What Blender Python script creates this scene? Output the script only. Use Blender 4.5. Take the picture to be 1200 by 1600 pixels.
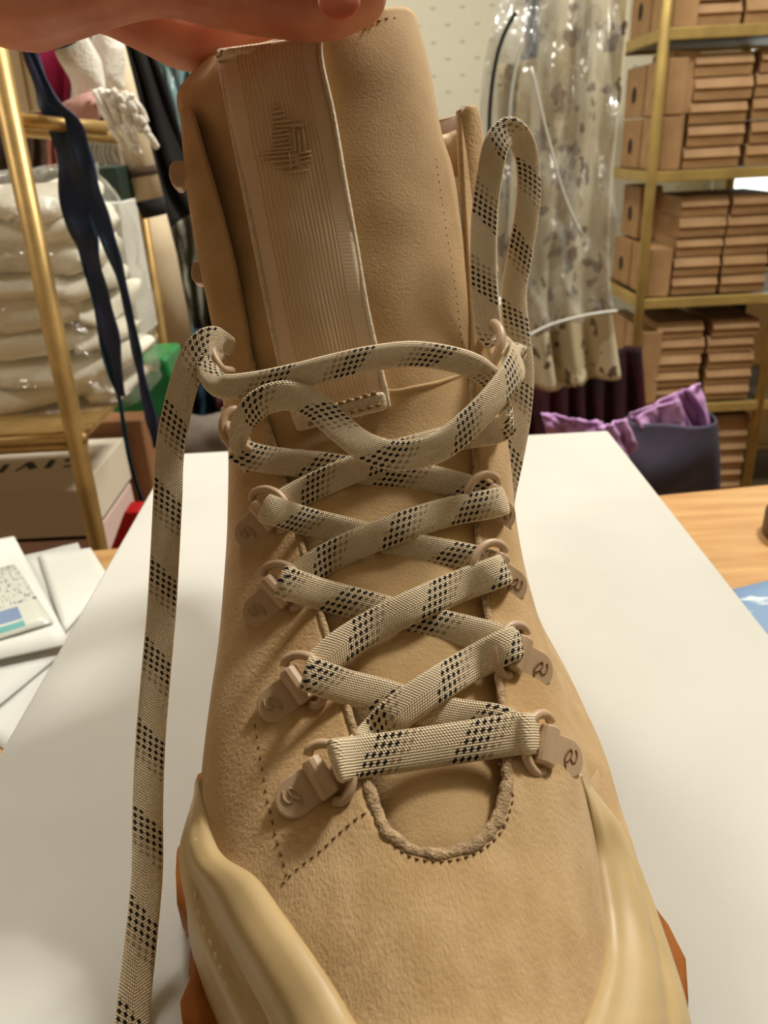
import bpy, bmesh, math, random
from mathutils import Vector, Matrix, noise
from mathutils.bvhtree import BVHTree
random.seed(7)
sc = bpy.context.scene
for o in list(bpy.data.objects): bpy.data.objects.remove(o)
COL = sc.collection
V = Vector
PI = math.pi
# ---------------------------------------------------------------- camera, world, lights, exposure
TABLE = 0.75; TOP = 0.87                      # table top and shoe box top above the floor
CAM = V((0, 0, TOP + 0.20)); FPX = 1200.0
pitch = math.radians(25.8); roll = math.radians(2.9)
fwd = V((0, math.cos(pitch), -math.sin(pitch)))
up0 = V((0, math.sin(pitch), math.cos(pitch))); r0 = V((1, 0, 0))
UPV = up0 * math.cos(roll) + r0 * math.sin(roll)
RTV = r0 * math.cos(roll) - up0 * math.sin(roll)
cd = bpy.data.cameras.new('camera'); cam = bpy.data.objects.new('camera', cd); COL.objects.link(cam)
M3 = Matrix((RTV, UPV, -fwd)).transposed()
cam.matrix_world = Matrix.Translation(CAM) @ M3.to_4x4()
cd.sensor_fit = 'VERTICAL'; cd.sensor_height = 36.0; cd.sensor_width = 27.0; cd.lens = 36.0 * FPX / 1600.0
cd.clip_start = 0.01
cd.dof.use_dof = True; cd.dof.focus_distance = 0.215; cd.dof.aperture_fstop = 27.0 / 1.25
sc.camera = cam
w = bpy.data.worlds.new('world'); sc.world = w; w.use_nodes = True
w.node_tree.nodes['Background'].inputs[0].default_value = (1.0, 0.93, 0.84, 1)
w.node_tree.nodes['Background'].inputs[1].default_value = 0.10
def area(name, loc, target, size, power, color, sy=None):
    l = bpy.data.lights.new(name, 'AREA'); l.shape = 'RECTANGLE'; l.size = size; l.size_y = sy or size
    l.energy = power; l.color = color
    o = bpy.data.objects.new(name, l); COL.objects.link(o); o.location = loc
    o.rotation_euler = (V(target) - V(loc)).to_track_quat('-Z', 'Y').to_euler(); o['kind'] = 'helper'
    return o
area('ceiling_lamp_light', (0.85, 1.02, 2.42), (0.10, 0.5, 0.9), 0.30, 40, (1.0, 0.95, 0.87))
area('ceiling_lamp_light', (-0.40, 1.55, 2.42), (-0.5, 1.2, 0.9), 0.34, 18, (1.0, 0.95, 0.87))
area('ceiling_lamp_light', (-1.3, 0.30, 2.42), (-0.6, 0.9, 0.8), 0.3, 9, (1.0, 0.93, 0.85))  # added fill lamp, brightens the textiles and rack at the left
sc.view_settings.view_transform = 'Standard'; sc.view_settings.look = 'None'
sc.view_settings.gamma = 1.0; sc.view_settings.use_curve_mapping = False
sc.view_settings.exposure = 0.28
# ---------------------------------------------------------------- measuring: a sight line of the photograph met with a real depth, height or plane
def ray(x, y): return fwd + RTV * ((x - 600) / FPX) + UPV * ((800 - y) / FPX)
def P(x, y, d): return CAM + ray(x, y) * d
def H(x, y, z): r = ray(x, y); return CAM + r * ((z - CAM.z) / r.z)
def YP(x, y, Y): r = ray(x, y); return CAM + r * (Y / r.y)
def pxm(Y): return Y / 0.93 / FPX          # rough metres per photo pixel at distance Y
# ---------------------------------------------------------------- tagging
def tag(o, label=None, cat=None, group=None, kind=None):
    if label: o['label'] = label
    if cat: o['category'] = cat
    if group: o['group'] = group
    if kind: o['kind'] = kind
    return o
def empty(name, loc=(0, 0, 0), label=None, cat=None, group=None):
    o = bpy.data.objects.new(name, None); COL.objects.link(o); o.location = loc
    o.empty_display_size = 0.02
    return tag(o, label, cat, group)
def link(name, me, mat, parent=None, smooth=True, loc=None):
    o = bpy.data.objects.new(name, me); COL.objects.link(o)
    if mat: me.materials.append(mat)
    if smooth:
        for p in me.polygons: p.use_smooth = True
    if parent:
        o.parent = parent; o.matrix_parent_inverse = Matrix.Translation(-parent.location) if parent.parent is None else Matrix.Identity(4)
    if loc: o.location = loc
    return o
def mesh(name, vs, fs, mat, parent=None, smooth=True, uvs=None):
    me = bpy.data.meshes.new(name); me.from_pydata([tuple(v) for v in vs], [], fs)
    if uvs:
        ul = me.uv_layers.new(name='UVMap')
        for lp in me.loops: ul.data[lp.index].uv = uvs[lp.vertex_index]
    me.validate(); me.update()
    return link(name, me, mat, parent, smooth)
def fixnormals(o):
    bm = bmesh.new(); bm.from_mesh(o.data); bmesh.ops.recalc_face_normals(bm, faces=bm.faces); bm.to_mesh(o.data); bm.free(); return o
def gridmesh(rows, uvf=None, closed=False):
    m, n = len(rows), len(rows[0]); vs = [p for r in rows for p in r]; fs = []
    for i in range(m - 1):
        for j in range(n - 1 + (1 if closed else 0)):
            a, b = i * n + j, i * n + (j + 1) % n
            fs.append((a, b, b + n, a + n))
    uvs = [(j / max(1, n - 1), i / max(1, m - 1)) for i in range(m) for j in range(n)]
    return vs, fs, uvs
def grid(name, rows, mat, parent=None, thick=0, sub=0, off=-1):
    vs, fs, uvs = gridmesh(rows); o = mesh(name, vs, fs, mat, parent, True, uvs)
    if thick:
        s = o.modifiers.new('s', 'SOLIDIFY'); s.thickness = thick; s.offset = off
    if sub:
        s = o.modifiers.new('u', 'SUBSURF'); s.levels = sub; s.render_levels = sub
    return o
class MB:
    def __init__(s): s.v = []; s.f = []; s.uv = []
    def add(s, vs, fs, uv=None):
        b = len(s.v); s.v += [V(p) for p in vs]; s.f += [tuple(b + i for i in f) for f in fs]
        s.uv += uv if uv else [(0, 0)] * len(vs)
    def box(s, c, d, rz=0, M=None):
        R = M or Matrix.Rotation(rz, 3, 'Z'); c = V(c)
        vs = [c + R @ V((x * d[0] / 2, y * d[1] / 2, z * d[2] / 2)) for x in (-1, 1) for y in (-1, 1) for z in (-1, 1)]
        s.add(vs, [(0, 1, 3, 2), (4, 6, 7, 5), (0, 4, 5, 1), (2, 3, 7, 6), (0, 2, 6, 4), (1, 5, 7, 3)])
    def tube(s, pts, r, n=10, closed=False, flat=1.0, ref=None):
        pts = [V(p) for p in pts]; m = len(pts); rr = r if isinstance(r, (list, tuple)) else [r] * m
        vs = []; prev = None
        for i, p in enumerate(pts):
            a = pts[(i - 1) % m] if (closed or i > 0) else p; b = pts[(i + 1) % m] if (closed or i < m - 1) else p
            t = (b - a).normalized()
            if prev is None:
                u = V(ref) if ref else (V((0, 0, 1)) if abs(t.z) < .9 else V((1, 0, 0)))
            else: u = prev
            u = (u - t * u.dot(t)); u = u.normalized() if u.length > 1e-9 else t.orthogonal().normalized()
            prev = u; q = t.cross(u)
            for k in range(n):
                an = 2 * PI * k / n; vs.append(p + u * (rr[i] * math.cos(an) * flat) + q * (rr[i] * math.sin(an)))
        fs = []
        for i in range(m if closed else m - 1):
            for k in range(n):
                a = i * n + k; b = i * n + (k + 1) % n; c = ((i + 1) % m) * n
                fs.append((a, b, c + (k + 1) % n, c + k))
        if not closed: fs += [tuple(range(n))[::-1], tuple((m - 1) * n + k for k in range(n))]
        s.add(vs, fs)
    def ball(s, c, r, n=10, sq=(1, 1, 1)):
        c = V(c); vs = []; fs = []
        for i in range(n + 1):
            th = PI * i / n
            for k in range(2 * n):
                a = PI * k / n; vs.append(c + V((r * sq[0] * math.sin(th) * math.cos(a), r * sq[1] * math.sin(th) * math.sin(a), r * sq[2] * math.cos(th))))
        for i in range(n):
            for k in range(2 * n):
                a = i * 2 * n + k; b = i * 2 * n + (k + 1) % (2 * n); fs.append((a, b, b + 2 * n, a + 2 * n))
        s.add(vs, fs)
    def prism(s, poly, ax, thick):
        """poly: list of 3d points, extruded by vector ax*thick"""
        n = len(poly); e = V(ax) * thick; vs = [V(p) for p in poly] + [V(p) + e for p in poly]
        fs = [tuple(range(n))[::-1], tuple(range(n, 2 * n))] + [(i, (i + 1) % n, n + (i + 1) % n, n + i) for i in range(n)]
        s.add(vs, fs)
    def build(s, name, mat, parent=None, smooth=False, bevel=0, sub=0):
        o = mesh(name, s.v, s.f, mat, parent, smooth, s.uv); fixnormals(o)
        if bevel:
            b = o.modifiers.new('b', 'BEVEL'); b.width = bevel; b.segments = 3; b.limit_method = 'ANGLE'
        if sub:
            u = o.modifiers.new('u', 'SUBSURF'); u.levels = sub; u.render_levels = sub
        return o
def interp(tab, x):
    """piecewise linear on table rows (key, a, b, ...)"""
    tab = sorted(tab)
    if x <= tab[0][0]: return tab[0][1:]
    for a, b in zip(tab, tab[1:]):
        if x <= b[0]:
            t = (x - a[0]) / (b[0] - a[0]); return tuple(p + (q - p) * t for p, q in zip(a[1:], b[1:]))
    return tab[-1][1:]
def cr(pts, n=8):
    """Catmull-Rom through tuples"""
    out = []; m = len(pts); D = len(pts[0])
    for i in range(m - 1):
        p0 = pts[max(0, i - 1)]; p1 = pts[i]; p2 = pts[i + 1]; p3 = pts[min(m - 1, i + 2)]
        for k in range(n):
            t = k / n
            out.append(tuple(0.5 * (2 * p1[c] + (p2[c] - p0[c]) * t + (2 * p0[c] - 5 * p1[c] + 4 * p2[c] - p3[c]) * t * t + (3 * p1[c] - p0[c] - 3 * p2[c] + p3[c]) * t ** 3) for c in range(D)))
    out.append(tuple(pts[-1])); return out
def sm(t): t = max(0, min(1, t)); return t * t * (3 - 2 * t)
# ---------------------------------------------------------------- materials
def lin(c): return tuple(((x / 255 + 0.055) / 1.055) ** 2.4 if x > 10 else x / 255 / 12.92 for x in c) + (1,)
def mat(name, rgb, rough=.6, metal=0, var=.0, vscale=30, bump=0, bscale=200, bdist=.001, sheen=0, spec=.5, sss=0, rgb2=None, trans=0, detail=4, coat=0, stretch=None, mixlo=.35, mixhi=.65, alpha=1):
    m = bpy.data.materials.new(name); m.use_nodes = True; nt = m.node_tree; b = nt.nodes['Principled BSDF']
    b.inputs['Base Color'].default_value = lin(rgb); b.inputs['Roughness'].default_value = rough; b.inputs['Metallic'].default_value = metal
    b.inputs['Specular IOR Level'].default_value = spec
    if sheen: b.inputs['Sheen Weight'].default_value = sheen
    if coat: b.inputs['Coat Weight'].default_value = coat
    if trans: b.inputs['Transmission Weight'].default_value = trans
    if alpha < 1: b.inputs['Alpha'].default_value = alpha
    if sss:
        b.inputs['Subsurface Weight'].default_value = sss; b.inputs['Subsurface Radius'].default_value = (1, .35, .2); b.inputs['Subsurface Scale'].default_value = .006
    co = nt.nodes.new('ShaderNodeTexCoord'); src = co.outputs['Object']
    if stretch:
        mp = nt.nodes.new('ShaderNodeMapping'); mp.inputs['Scale'].default_value = stretch; nt.links.new(src, mp.inputs['Vector']); src = mp.outputs['Vector']
    if rgb2 or var:
        n = nt.nodes.new('ShaderNodeTexNoise'); n.inputs['Scale'].default_value = vscale; n.inputs['Detail'].default_value = detail
        nt.links.new(src, n.inputs['Vector']); r = nt.nodes.new('ShaderNodeValToRGB')
        r.color_ramp.elements[0].position = mixlo; r.color_ramp.elements[1].position = mixhi
        c1 = rgb; c2 = rgb2 or tuple(max(0, x * (1 - var)) for x in rgb)
        r.color_ramp.elements[0].color = lin(c2); r.color_ramp.elements[1].color = lin(c1)
        nt.links.new(n.outputs['Fac'], r.inputs['Fac']); nt.links.new(r.outputs['Color'], b.inputs['Base Color'])
    if bump:
        n = nt.nodes.new('ShaderNodeTexNoise'); n.inputs['Scale'].default_value = bscale; n.inputs['Detail'].default_value = 6
        nt.links.new(src, n.inputs['Vector']); bp = nt.nodes.new('ShaderNodeBump'); bp.inputs['Strength'].default_value = bump; bp.inputs['Distance'].default_value = bdist
        nt.links.new(n.outputs['Fac'], bp.inputs['Height']); nt.links.new(bp.outputs['Normal'], b.inputs['Normal'])
    return m
def N(nt, op, a, b=None, c=None):
    n = nt.nodes.new('ShaderNodeMath'); n.operation = op
    for i, x in enumerate((a, b, c)):
        if x is None: continue
        if isinstance(x, (int, float)): n.inputs[i].default_value = x
        else: nt.links.new(x, n.inputs[i])
    return n.outputs[0]
def mixc(nt, fac, a, b):
    n = nt.nodes.new('ShaderNodeMix'); n.data_type = 'RGBA'
    nt.links.new(fac, n.inputs[0])
    for i, x in ((6, a), (7, b)):
        if isinstance(x, tuple): n.inputs[i].default_value = x
        else: nt.links.new(x, n.inputs[i])
    return n.outputs[2]
SUEDE = (208, 175, 128)
M_suede = mat('suede', SUEDE, .85, rgb2=(190, 155, 106), vscale=70, bump=.55, bscale=900, bdist=.0006, sheen=.25, spec=.2, detail=8)
M_vamp = mat('rough_suede', (208, 176, 130), .85, rgb2=(192, 158, 110), vscale=90, bump=.5, bscale=1000, bdist=.0008, sheen=.3, spec=.25, detail=8, stretch=(1.6, .8, .8))
M_nubuck = mat('tongue_nubuck', (206, 174, 126), .8, rgb2=(190, 157, 108), vscale=55, bump=.35, bscale=1100, bdist=.0005, sheen=.2, spec=.25, detail=8)
M_lining = mat('lining_leather', (186, 152, 112), .7, var=.12, vscale=40)
M_edge = mat('raw_edge', (212, 180, 138), .9, var=.2, vscale=400, bump=1, bscale=1500, bdist=.001)
M_dark = mat('lining_shadow_leather', (120, 92, 62), .8)
M_thread = mat('thread', (216, 190, 148), .6)
M_hole = mat('needle_hole', (124, 94, 60), .9)
M_rubber = mat('rubber_rand', (205, 178, 128), .42, var=.06, vscale=60, spec=.4, sss=.0)
M_gum = mat('gum_outsole', (164, 98, 30), .6, rgb2=(134, 72, 18), vscale=60, spec=.15)
M_ring = mat('painted_metal', (206, 176, 142), .42, var=.03, vscale=80, spec=.5)
M_skin = mat('skin', (205, 142, 112), .5, rgb2=(186, 112, 88), vscale=60, bump=.25, bscale=350, bdist=.0006, sss=.35)
M_nail = mat('nail', (204, 118, 92), .4, sss=.3, spec=.5)
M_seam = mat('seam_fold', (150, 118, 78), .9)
# lace: woven cream ribbon with slanted bands of dark picks; u is metres along / v across (0..1)
def lace_mat():
    m = bpy.data.materials.new('woven_lace'); m.use_nodes = True; nt = m.node_tree; b = nt.nodes['Principled BSDF']
    b.inputs['Roughness'].default_value = .7; b.inputs['Specular IOR Level'].default_value = .25; b.inputs['Sheen Weight'].default_value = .1
    uv = nt.nodes.new('ShaderNodeUVMap'); sp = nt.nodes.new('ShaderNodeSeparateXYZ'); nt.links.new(uv.outputs[0], sp.inputs[0])
    u, v = sp.outputs[0], sp.outputs[1]           # u in metres, v across in 0..1 (front half), width = .0082
    C = .00175                                    # pick spacing
    c = N(nt, 'MULTIPLY', v, 5.0); a = N(nt, 'ADD', N(nt, 'DIVIDE', u, C), N(nt, 'MULTIPLY', c, .5))
    def cells(oa, oc):
        fa = N(nt, 'ABSOLUTE', N(nt, 'SUBTRACT', N(nt, 'FRACT', N(nt, 'ADD', a, oa)), .5))
        fc = N(nt, 'ABSOLUTE', N(nt, 'SUBTRACT', N(nt, 'FRACT', N(nt, 'ADD', c, oc)), .5))
        return N(nt, 'LESS_THAN', N(nt, 'ADD', fa, fc), .40)
    dots = cells(0, 0)
    ph = N(nt, 'FRACT', N(nt, 'ADD', N(nt, 'DIVIDE', u, .0235), N(nt, 'MULTIPLY', v, .36)))
    band = N(nt, 'LESS_THAN', ph, .31)
    band2 = N(nt, 'MULTIPLY', N(nt, 'GREATER_THAN', ph, .31), N(nt, 'LESS_THAN', ph, .47))
    nz = nt.nodes.new('ShaderNodeTexNoise'); nz.inputs['Scale'].default_value = 420; nt.links.new(uv.outputs[0], nz.inputs['Vector'])
    base = mixc(nt, nz.outputs['Fac'], lin((240, 215, 174)), lin((255, 243, 214)))
    # fine weave
    w1 = N(nt, 'SINE', N(nt, 'MULTIPLY', N(nt, 'ADD', N(nt, 'MULTIPLY', u, 8200.0), N(nt, 'MULTIPLY', N(nt, 'ABSOLUTE', N(nt, 'SUBTRACT', v, .5)), 46.0)), 1.0))
    w2 = N(nt, 'SINE', N(nt, 'MULTIPLY', v, 94.2))
    wv = N(nt, 'MULTIPLY', N(nt, 'ADD', w1, w2), .5)
    base = mixc(nt, N(nt, 'MULTIPLY_ADD', wv, .2, .12), base, lin((200, 168, 120)))
    col = mixc(nt, N(nt, 'MULTIPLY', dots, band), base, lin((30, 22, 10)))
    col = mixc(nt, N(nt, 'MULTIPLY', N(nt, 'MULTIPLY', dots, band2), .6), col, lin((120, 88, 40)))
    nt.links.new(col, b.inputs['Base Color'])
    bp = nt.nodes.new('ShaderNodeBump'); bp.inputs['Strength'].default_value = .7; bp.inputs['Distance'].default_value = .0004
    nt.links.new(wv, bp.inputs['Height']); nt.links.new(bp.outputs[0], b.inputs['Normal'])
    return m
M_lace = lace_mat()
def webbing_mat():
    m = bpy.data.materials.new('woven_webbing'); m.use_nodes = True; nt = m.node_tree; b = nt.nodes['Principled BSDF']
    b.inputs['Roughness'].default_value = .7; b.inputs['Sheen Weight'].default_value = .2
    uv = nt.nodes.new('ShaderNodeUVMap'); sp = nt.nodes.new('ShaderNodeSeparateXYZ'); nt.links.new(uv.outputs[0], sp.inputs[0])
    nz = nt.nodes.new('ShaderNodeTexNoise'); nz.inputs['Scale'].default_value = 7; nt.links.new(uv.outputs[0], nz.inputs['Vector'])
    vv = N(nt, 'ADD', sp.outputs[0], N(nt, 'MULTIPLY', nz.outputs['Fac'], .045))
    s = N(nt, 'SINE', N(nt, 'MULTIPLY', vv, 2 * PI * 26)); along = N(nt, 'SINE', N(nt, 'MULTIPLY', sp.outputs[1], 900.0))
    e = N(nt, 'GREATER_THAN', N(nt, 'ABSOLUTE', N(nt, 'SUBTRACT', sp.outputs[0], .5)), .33)
    body = mixc(nt, N(nt, 'MULTIPLY_ADD', s, .3, .5), lin((216, 186, 142)), lin((238, 210, 170)))
    sat = mixc(nt, N(nt, 'MULTIPLY_ADD', along, .15, .5), lin((226, 200, 164)), lin((238, 214, 182)))
    col = mixc(nt, e, body, sat)
    nt.links.new(col, b.inputs['Base Color'])
    bp = nt.nodes.new('ShaderNodeBump'); bp.inputs['Strength'].default_value = .4; bp.inputs['Distance'].default_value = .0004
    h = N(nt, 'MULTIPLY', s, N(nt, 'SUBTRACT', 1.0, e)); nt.links.new(N(nt, 'ADD', h, N(nt, 'MULTIPLY', along, .06)), bp.inputs['Height']); nt.links.new(bp.outputs[0], b.inputs['Normal'])
    return m
M_web = webbing_mat()
# ---------------------------------------------------------------- room shell
M_wall = mat('cream_wall', (232, 230, 208), .9, bump=.1, bscale=60, bdist=.002)
def wallpaper():
    m = mat('cream_wallpaper', (232, 230, 208), .9); nt = m.node_tree; b = nt.nodes['Principled BSDF']
    co = nt.nodes.new('ShaderNodeTexCoord'); sp = nt.nodes.new('ShaderNodeSeparateXYZ'); nt.links.new(co.outputs['Object'], sp.inputs[0])
    a = N(nt, 'DIVIDE', sp.outputs[0], .085); c = N(nt, 'DIVIDE', sp.outputs[2], .085)
    def motif(oa, oc):
        fa = N(nt, 'ABSOLUTE', N(nt, 'SUBTRACT', N(nt, 'FRACT', N(nt, 'ADD', a, oa)), .5)); fc = N(nt, 'ABSOLUTE', N(nt, 'SUBTRACT', N(nt, 'FRACT', N(nt, 'ADD', c, oc)), .5))
        return N(nt, 'LESS_THAN', N(nt, 'ADD', N(nt, 'MULTIPLY', fa, .7), N(nt, 'MULTIPLY', fc, 1.6)), .09)
    mk = N(nt, 'MAXIMUM', motif(0, 0), motif(.5, .5))
    nt.links.new(mixc(nt, mk, lin((232, 230, 208)), lin((196, 196, 176))), b.inputs['Base Color']); return m
M_wpaper = wallpaper()
M_floor = mat('floor_boards', (150, 112, 76), .5, var=.3, vscale=6, stretch=(12, 1, 1))
def slab(name, c, d, m, kind='structure'):
    b = MB(); b.box(c, d); return tag(b.build(name, m), kind=kind)
slab('floor', (0.2, .9, -.05), (4.6, 5.2, .1), M_floor)
slab('ceiling', (0.2, .9, 2.55), (4.6, 5.2, .1), M_wall)
slab('wall_back', (-.1, 2.65, 1.25), (2.9, .1, 2.5), M_wpaper)
slab('wall_left', (-1.75, .9, 1.25), (.1, 5.2, 2.5), mat('sand_wall', (168, 156, 134), .9))
slab('wall_right', (2.25, .9, 1.25), (.1, 5.2, 2.5), M_wall)
slab('wall_front', (0.2, -1.65, 1.25), (4.6, .1, 2.5), mat('taupe_wall', (96, 84, 70), .9))
# window behind the shelf at the right
M_glow = bpy.data.materials.new('bright_window'); M_glow.use_nodes = True
_b = M_glow.node_tree.nodes['Principled BSDF']; _b.inputs['Base Color'].default_value = (.8, .85, .85, 1); _b.inputs['Emission Color'].default_value = (.93, 1, .97, 1); _b.inputs['Emission Strength'].default_value = 1.6
b = MB(); b.box((1.78, 2.66, 1.25), (.86, .1, 2.5)); tag(b.build('wall_behind', M_wall), kind='structure')
win = tag(empty('window_1', (1.62, 2.6, 1.0)), kind='structure')
M_frame = mat('window_frame_paint', (228, 226, 214), .5)
b = MB(); b.box((1.49, 2.6, 1.15), (.78, .01, 1.3)); b.build('pane', M_glow, win)
b = MB()
for x in (1.1, 1.5, 1.88): b.box((x, 2.58, 1.15), (.03, .03, 1.36))
for z in (.48, 1.82): b.box((1.49, 2.576, z), (.81, .03, .04))
b.build('frame', M_frame, win)
for x, y, wh in ((.85, 1.02, 'over the kraft box shelf side'), (-.4, 1.55, 'over the clothes at the left back'), (-1.3, .3, 'near the left wall, added to brighten the rack textiles')):  # the one by the left wall is an added fill
    t = empty('ceiling_lamp', (x, y, 2.5), 'square white flush ceiling lamp ' + wh, 'lamp', 'ceiling lamps above the room')
    b = MB(); b.box((x, y, 2.475), (.3, .3, .05)); b.build('housing', M_frame, t, bevel=.01)
# ---------------------------------------------------------------- table
M_wood = mat('beech_table', (204, 162, 106), .45, rgb2=(178, 132, 78), vscale=9, stretch=(1, 9, 9), bump=.15, bscale=30, bdist=.0005, mixlo=.3, mixhi=.7)
A = H(165, 857, TABLE); B = H(1120, 764, TABLE); dr = (B - A).normalized()
FL = A - dr * .45; FR = B + dr * .35
nrm = V((dr.y, -dr.x, 0))
t = empty('table', (0, .2, 0), 'light beech table top that the white shoe box and papers lie on', 'table')
b = MB(); NLp = FL + nrm * .95; NRp = FR + nrm * .95
b.prism([FL - V((0, 0, .03)), FR - V((0, 0, .03)), NRp - V((0, 0, .03)), NLp - V((0, 0, .03))], (0, 0, 1), .03); b.build('tabletop', M_wood, t, bevel=.003)
for c in (FL + dr * .06 + nrm * .06, FR - dr * .06 + nrm * .06, NLp + dr * .06 - nrm * .06, NRp - dr * .06 - nrm * .06):
    b = MB(); b.box((c.x, c.y, .36), (.05, .05, .72)); b.build('leg', M_wood, t, bevel=.003)
# ---------------------------------------------------------------- white shoe box under the boot
M_card = mat('white_card', (204, 203, 194), .6, var=.03, vscale=12, spec=.3)
a = H(268, 709, TOP); bb = H(950, 672, TOP); c1 = H(100, 1000, TOP); c2 = H(1198, 985, TOP)
dl = (c1 - a).normalized(); d2 = (c2 - bb).normalized()
nl = a + dl * .60; nr = bb + d2 * .60
t = empty('shoe_box', ((a + bb + nl + nr) / 4).to_tuple()[:2] + (TABLE,), 'large plain white cardboard shoe box the boot stands on', 'box')
b = MB(); poly = [a, bb, nr, nl]
b.prism([p - V((0, 0, .028)) for p in poly], (0, 0, 1), .028); b.build('lid', M_card, t, bevel=.0018)
ctr = (a + bb + nl + nr) / 4
b = MB(); b.prism([ctr + (p - ctr) * .985 + V((0, 0, TABLE - TOP)) for p in poly], (0, 0, 1), TOP - TABLE - .012); b.build('box_base', M_card, t, bevel=.001)
# ================================================================ THE BOOT
boot = empty('hiking_boot', (H(640, 1250, TOP).x, .2, TOP), 'tan suede lace-up hiking boot standing on the white shoe box', 'boot')
# rows of the upper: y, centre x, centre depth, left x, left y, left depth, right x, right y, right depth, b dir (y,z), T (half width, Y, Z)
ROWS = [
 (1600, 690, .145, 400, 1640, .172, 965, 1640, .172, .45, -.89, .040, .105, .022),
 (1480, 690, .155, 345, 1500, .186, 950, 1500, .186, .50, -.87, .048, .125, .022),
 (1380, 688, .165, 325, 1400, .195, 935, 1390, .195, .55, -.83, .050, .145, .022),
 (1335, 685, .170, 320, 1350, .200, 925, 1330, .199, .58, -.81, .050, .160, .022),
 (1230, 680, .181, 322, 1225, .209, 908, 1205, .208, .66, -.75, .050, .185, .022),
 (1100, 665, .195, 336, 1095, .220, 872, 1080, .220, .75, -.66, .046, .215, .022),
 (1000, 650, .206, 349, 995, .230, 840, 985, .229, .82, -.57, .040, .240, .022),
 (900, 635, .216, 357, 900, .240, 814, 890, .239, .90, -.43, .034, .270, .022),
 (800, 615, .226, 362, 800, .249, 799, 800, .248, .95, -.30, .024, .305, .024),
 (690, 600, .234, 362, 690, .257, 790, 690, .257, .98, -.20, .014, .335, .045),
 (600, 590, .238, 350, 600, .256, 782, 600, .264, .99, -.12, .004, .345, .080),
 (500, 575, .242, 335, 500, .257, 768, 500, .272, 1.0, -.08, .002, .348, .120),
 (400, 555, .245, 314, 400, .258, 754, 400, .277, 1.0, -.05, .001, .350, .155),
 (280, 535, .247, 296, 285, .261, 748, 285, .281, 1.0, -.02, .001, .352, .185),
 (165, 520, .249, 287, 172, .263, 744, 170, .285, 1.0, .0, .001, .354, .205),
]
ROWD = [r for r in ROWS]
def row(y): return (y,) + tuple(interp(ROWD, y))
# smooth the row table with Catmull-Rom first
dense = cr([tuple(map(float, r)) for r in ROWS], 8); ROWD = dense
THR = [  # throat edge: y, left x, right x
 (1338, 684, 684), (1333, 652, 722), (1322, 628, 748), (1300, 603, 772), (1270, 587, 786), (1230, 575, 793), (1180, 563, 793), (1100, 540, 783), (1000, 512, 768), (900, 484, 753),
 (800, 460, 745), (690, 428, 742), (600, 400, 738), (500, 385, 736), (400, 366, 728), (300, 340, 722), (240, 322, 718), (165, 300, 716)]
def secpoint(r, side, ph):
    y, xc, dc = r[0], r[1], r[2]
    C = P(xc, y, dc)
    L = P(r[3], r[4], r[5]) if side < 0 else P(r[6], r[7], r[8])
    bd = V((0, r[9], r[10])).normalized()
    dlt = L - C; bk = dlt.dot(bd); lat = dlt - bd * bk
    return C + lat * math.sin(ph) + bd * (bk * (1 - math.cos(ph))), L, bd, C
def pxof(p):
    q = p - CAM; z = q.dot(fwd); return 600 + FPX * q.dot(RTV) / z, 800 - FPX * q.dot(UPV) / z
def phi_for_x(r, side, x):
    lo, hi = -.9, PI / 2
    for _ in range(26):
        m = (lo + hi) / 2; X = pxof(secpoint(r, side, m)[0])[0]
        if (X - x) * side < 0: lo = m
        else: hi = m
    return (lo + hi) / 2
def panel(side, ys, nf=22, nb=14):
    rows = []
    for y in ys:
        r = row(y)
        te = interp(THR, y)[0 if side < 0 else 1] if y < 1338 else r[1]
        p0 = phi_for_x(r, side, te) if y < 1338 else 0
        pts = []
        for k in range(nf + 1):
            pts.append(secpoint(r, side, p0 + (PI / 2 - p0) * k / nf)[0])
        L, bd = secpoint(r, side, PI / 2)[1:3]
        T = V((secpoint(r, 1, 0)[3].x * 0 + .012 + side * r[11], r[12], TOP + r[13]))
        D = (T - L).length
        for k in range(1, nb + 1):
            s = k / nb; c1_ = L + bd * D * .4; c2_ = T - (V((side * -.6, 0, -1)) if r[13] < .03 else V((-side, .2, 0))).normalized() * D * .3
            pts.append(L * (1 - s) ** 3 + c1_ * 3 * s * (1 - s) ** 2 + c2_ * 3 * s * s * (1 - s) + T * s ** 3)
        rows.append(pts)
    return rows
# toe rows beyond the frame, built in world space
def toerows(side):
    base = panel(side, [1600])[0]; out = []
    tip = V((.012, .028, TOP + .03))
    for k in (1, .8, .6, .42, .28, .16, .07, 0):
        ang = k
        rr = []
        for p in base:
            q = tip + (p - tip) * (math.sin(ang * PI / 2) ** .8 if k else .02)
            q.y = tip.y + (p.y - tip.y) * (1 - (1 - ang) ** .8 * 1.0) if k < 1 else p.y
            q.z = p.z + (TOP + .028 - p.z) * (1 - ang) ** 2
            rr.append(q)
        out.append(rr)
    return out[::-1]
ysf = [1600 - i * 14 for i in range(0, 18)] + [1350, 1345, 1341]
ysq = [1338, 1337.3, 1336, 1334.5, 1332, 1329, 1325, 1320, 1314, 1306, 1297, 1286, 1272, 1255, 1235] + list(range(1215, 700, -20)) + list(range(690, 169, -20)) + [168]
ALL = []
def upper_mesh(side, ys, toe):
    rows = (toerows(side)[:-1] if toe else []) + panel(side, ys)
    return rows
LR = upper_mesh(-1, ysf + ysq, True); RR = upper_mesh(1, ysf + ysq, True)
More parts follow.
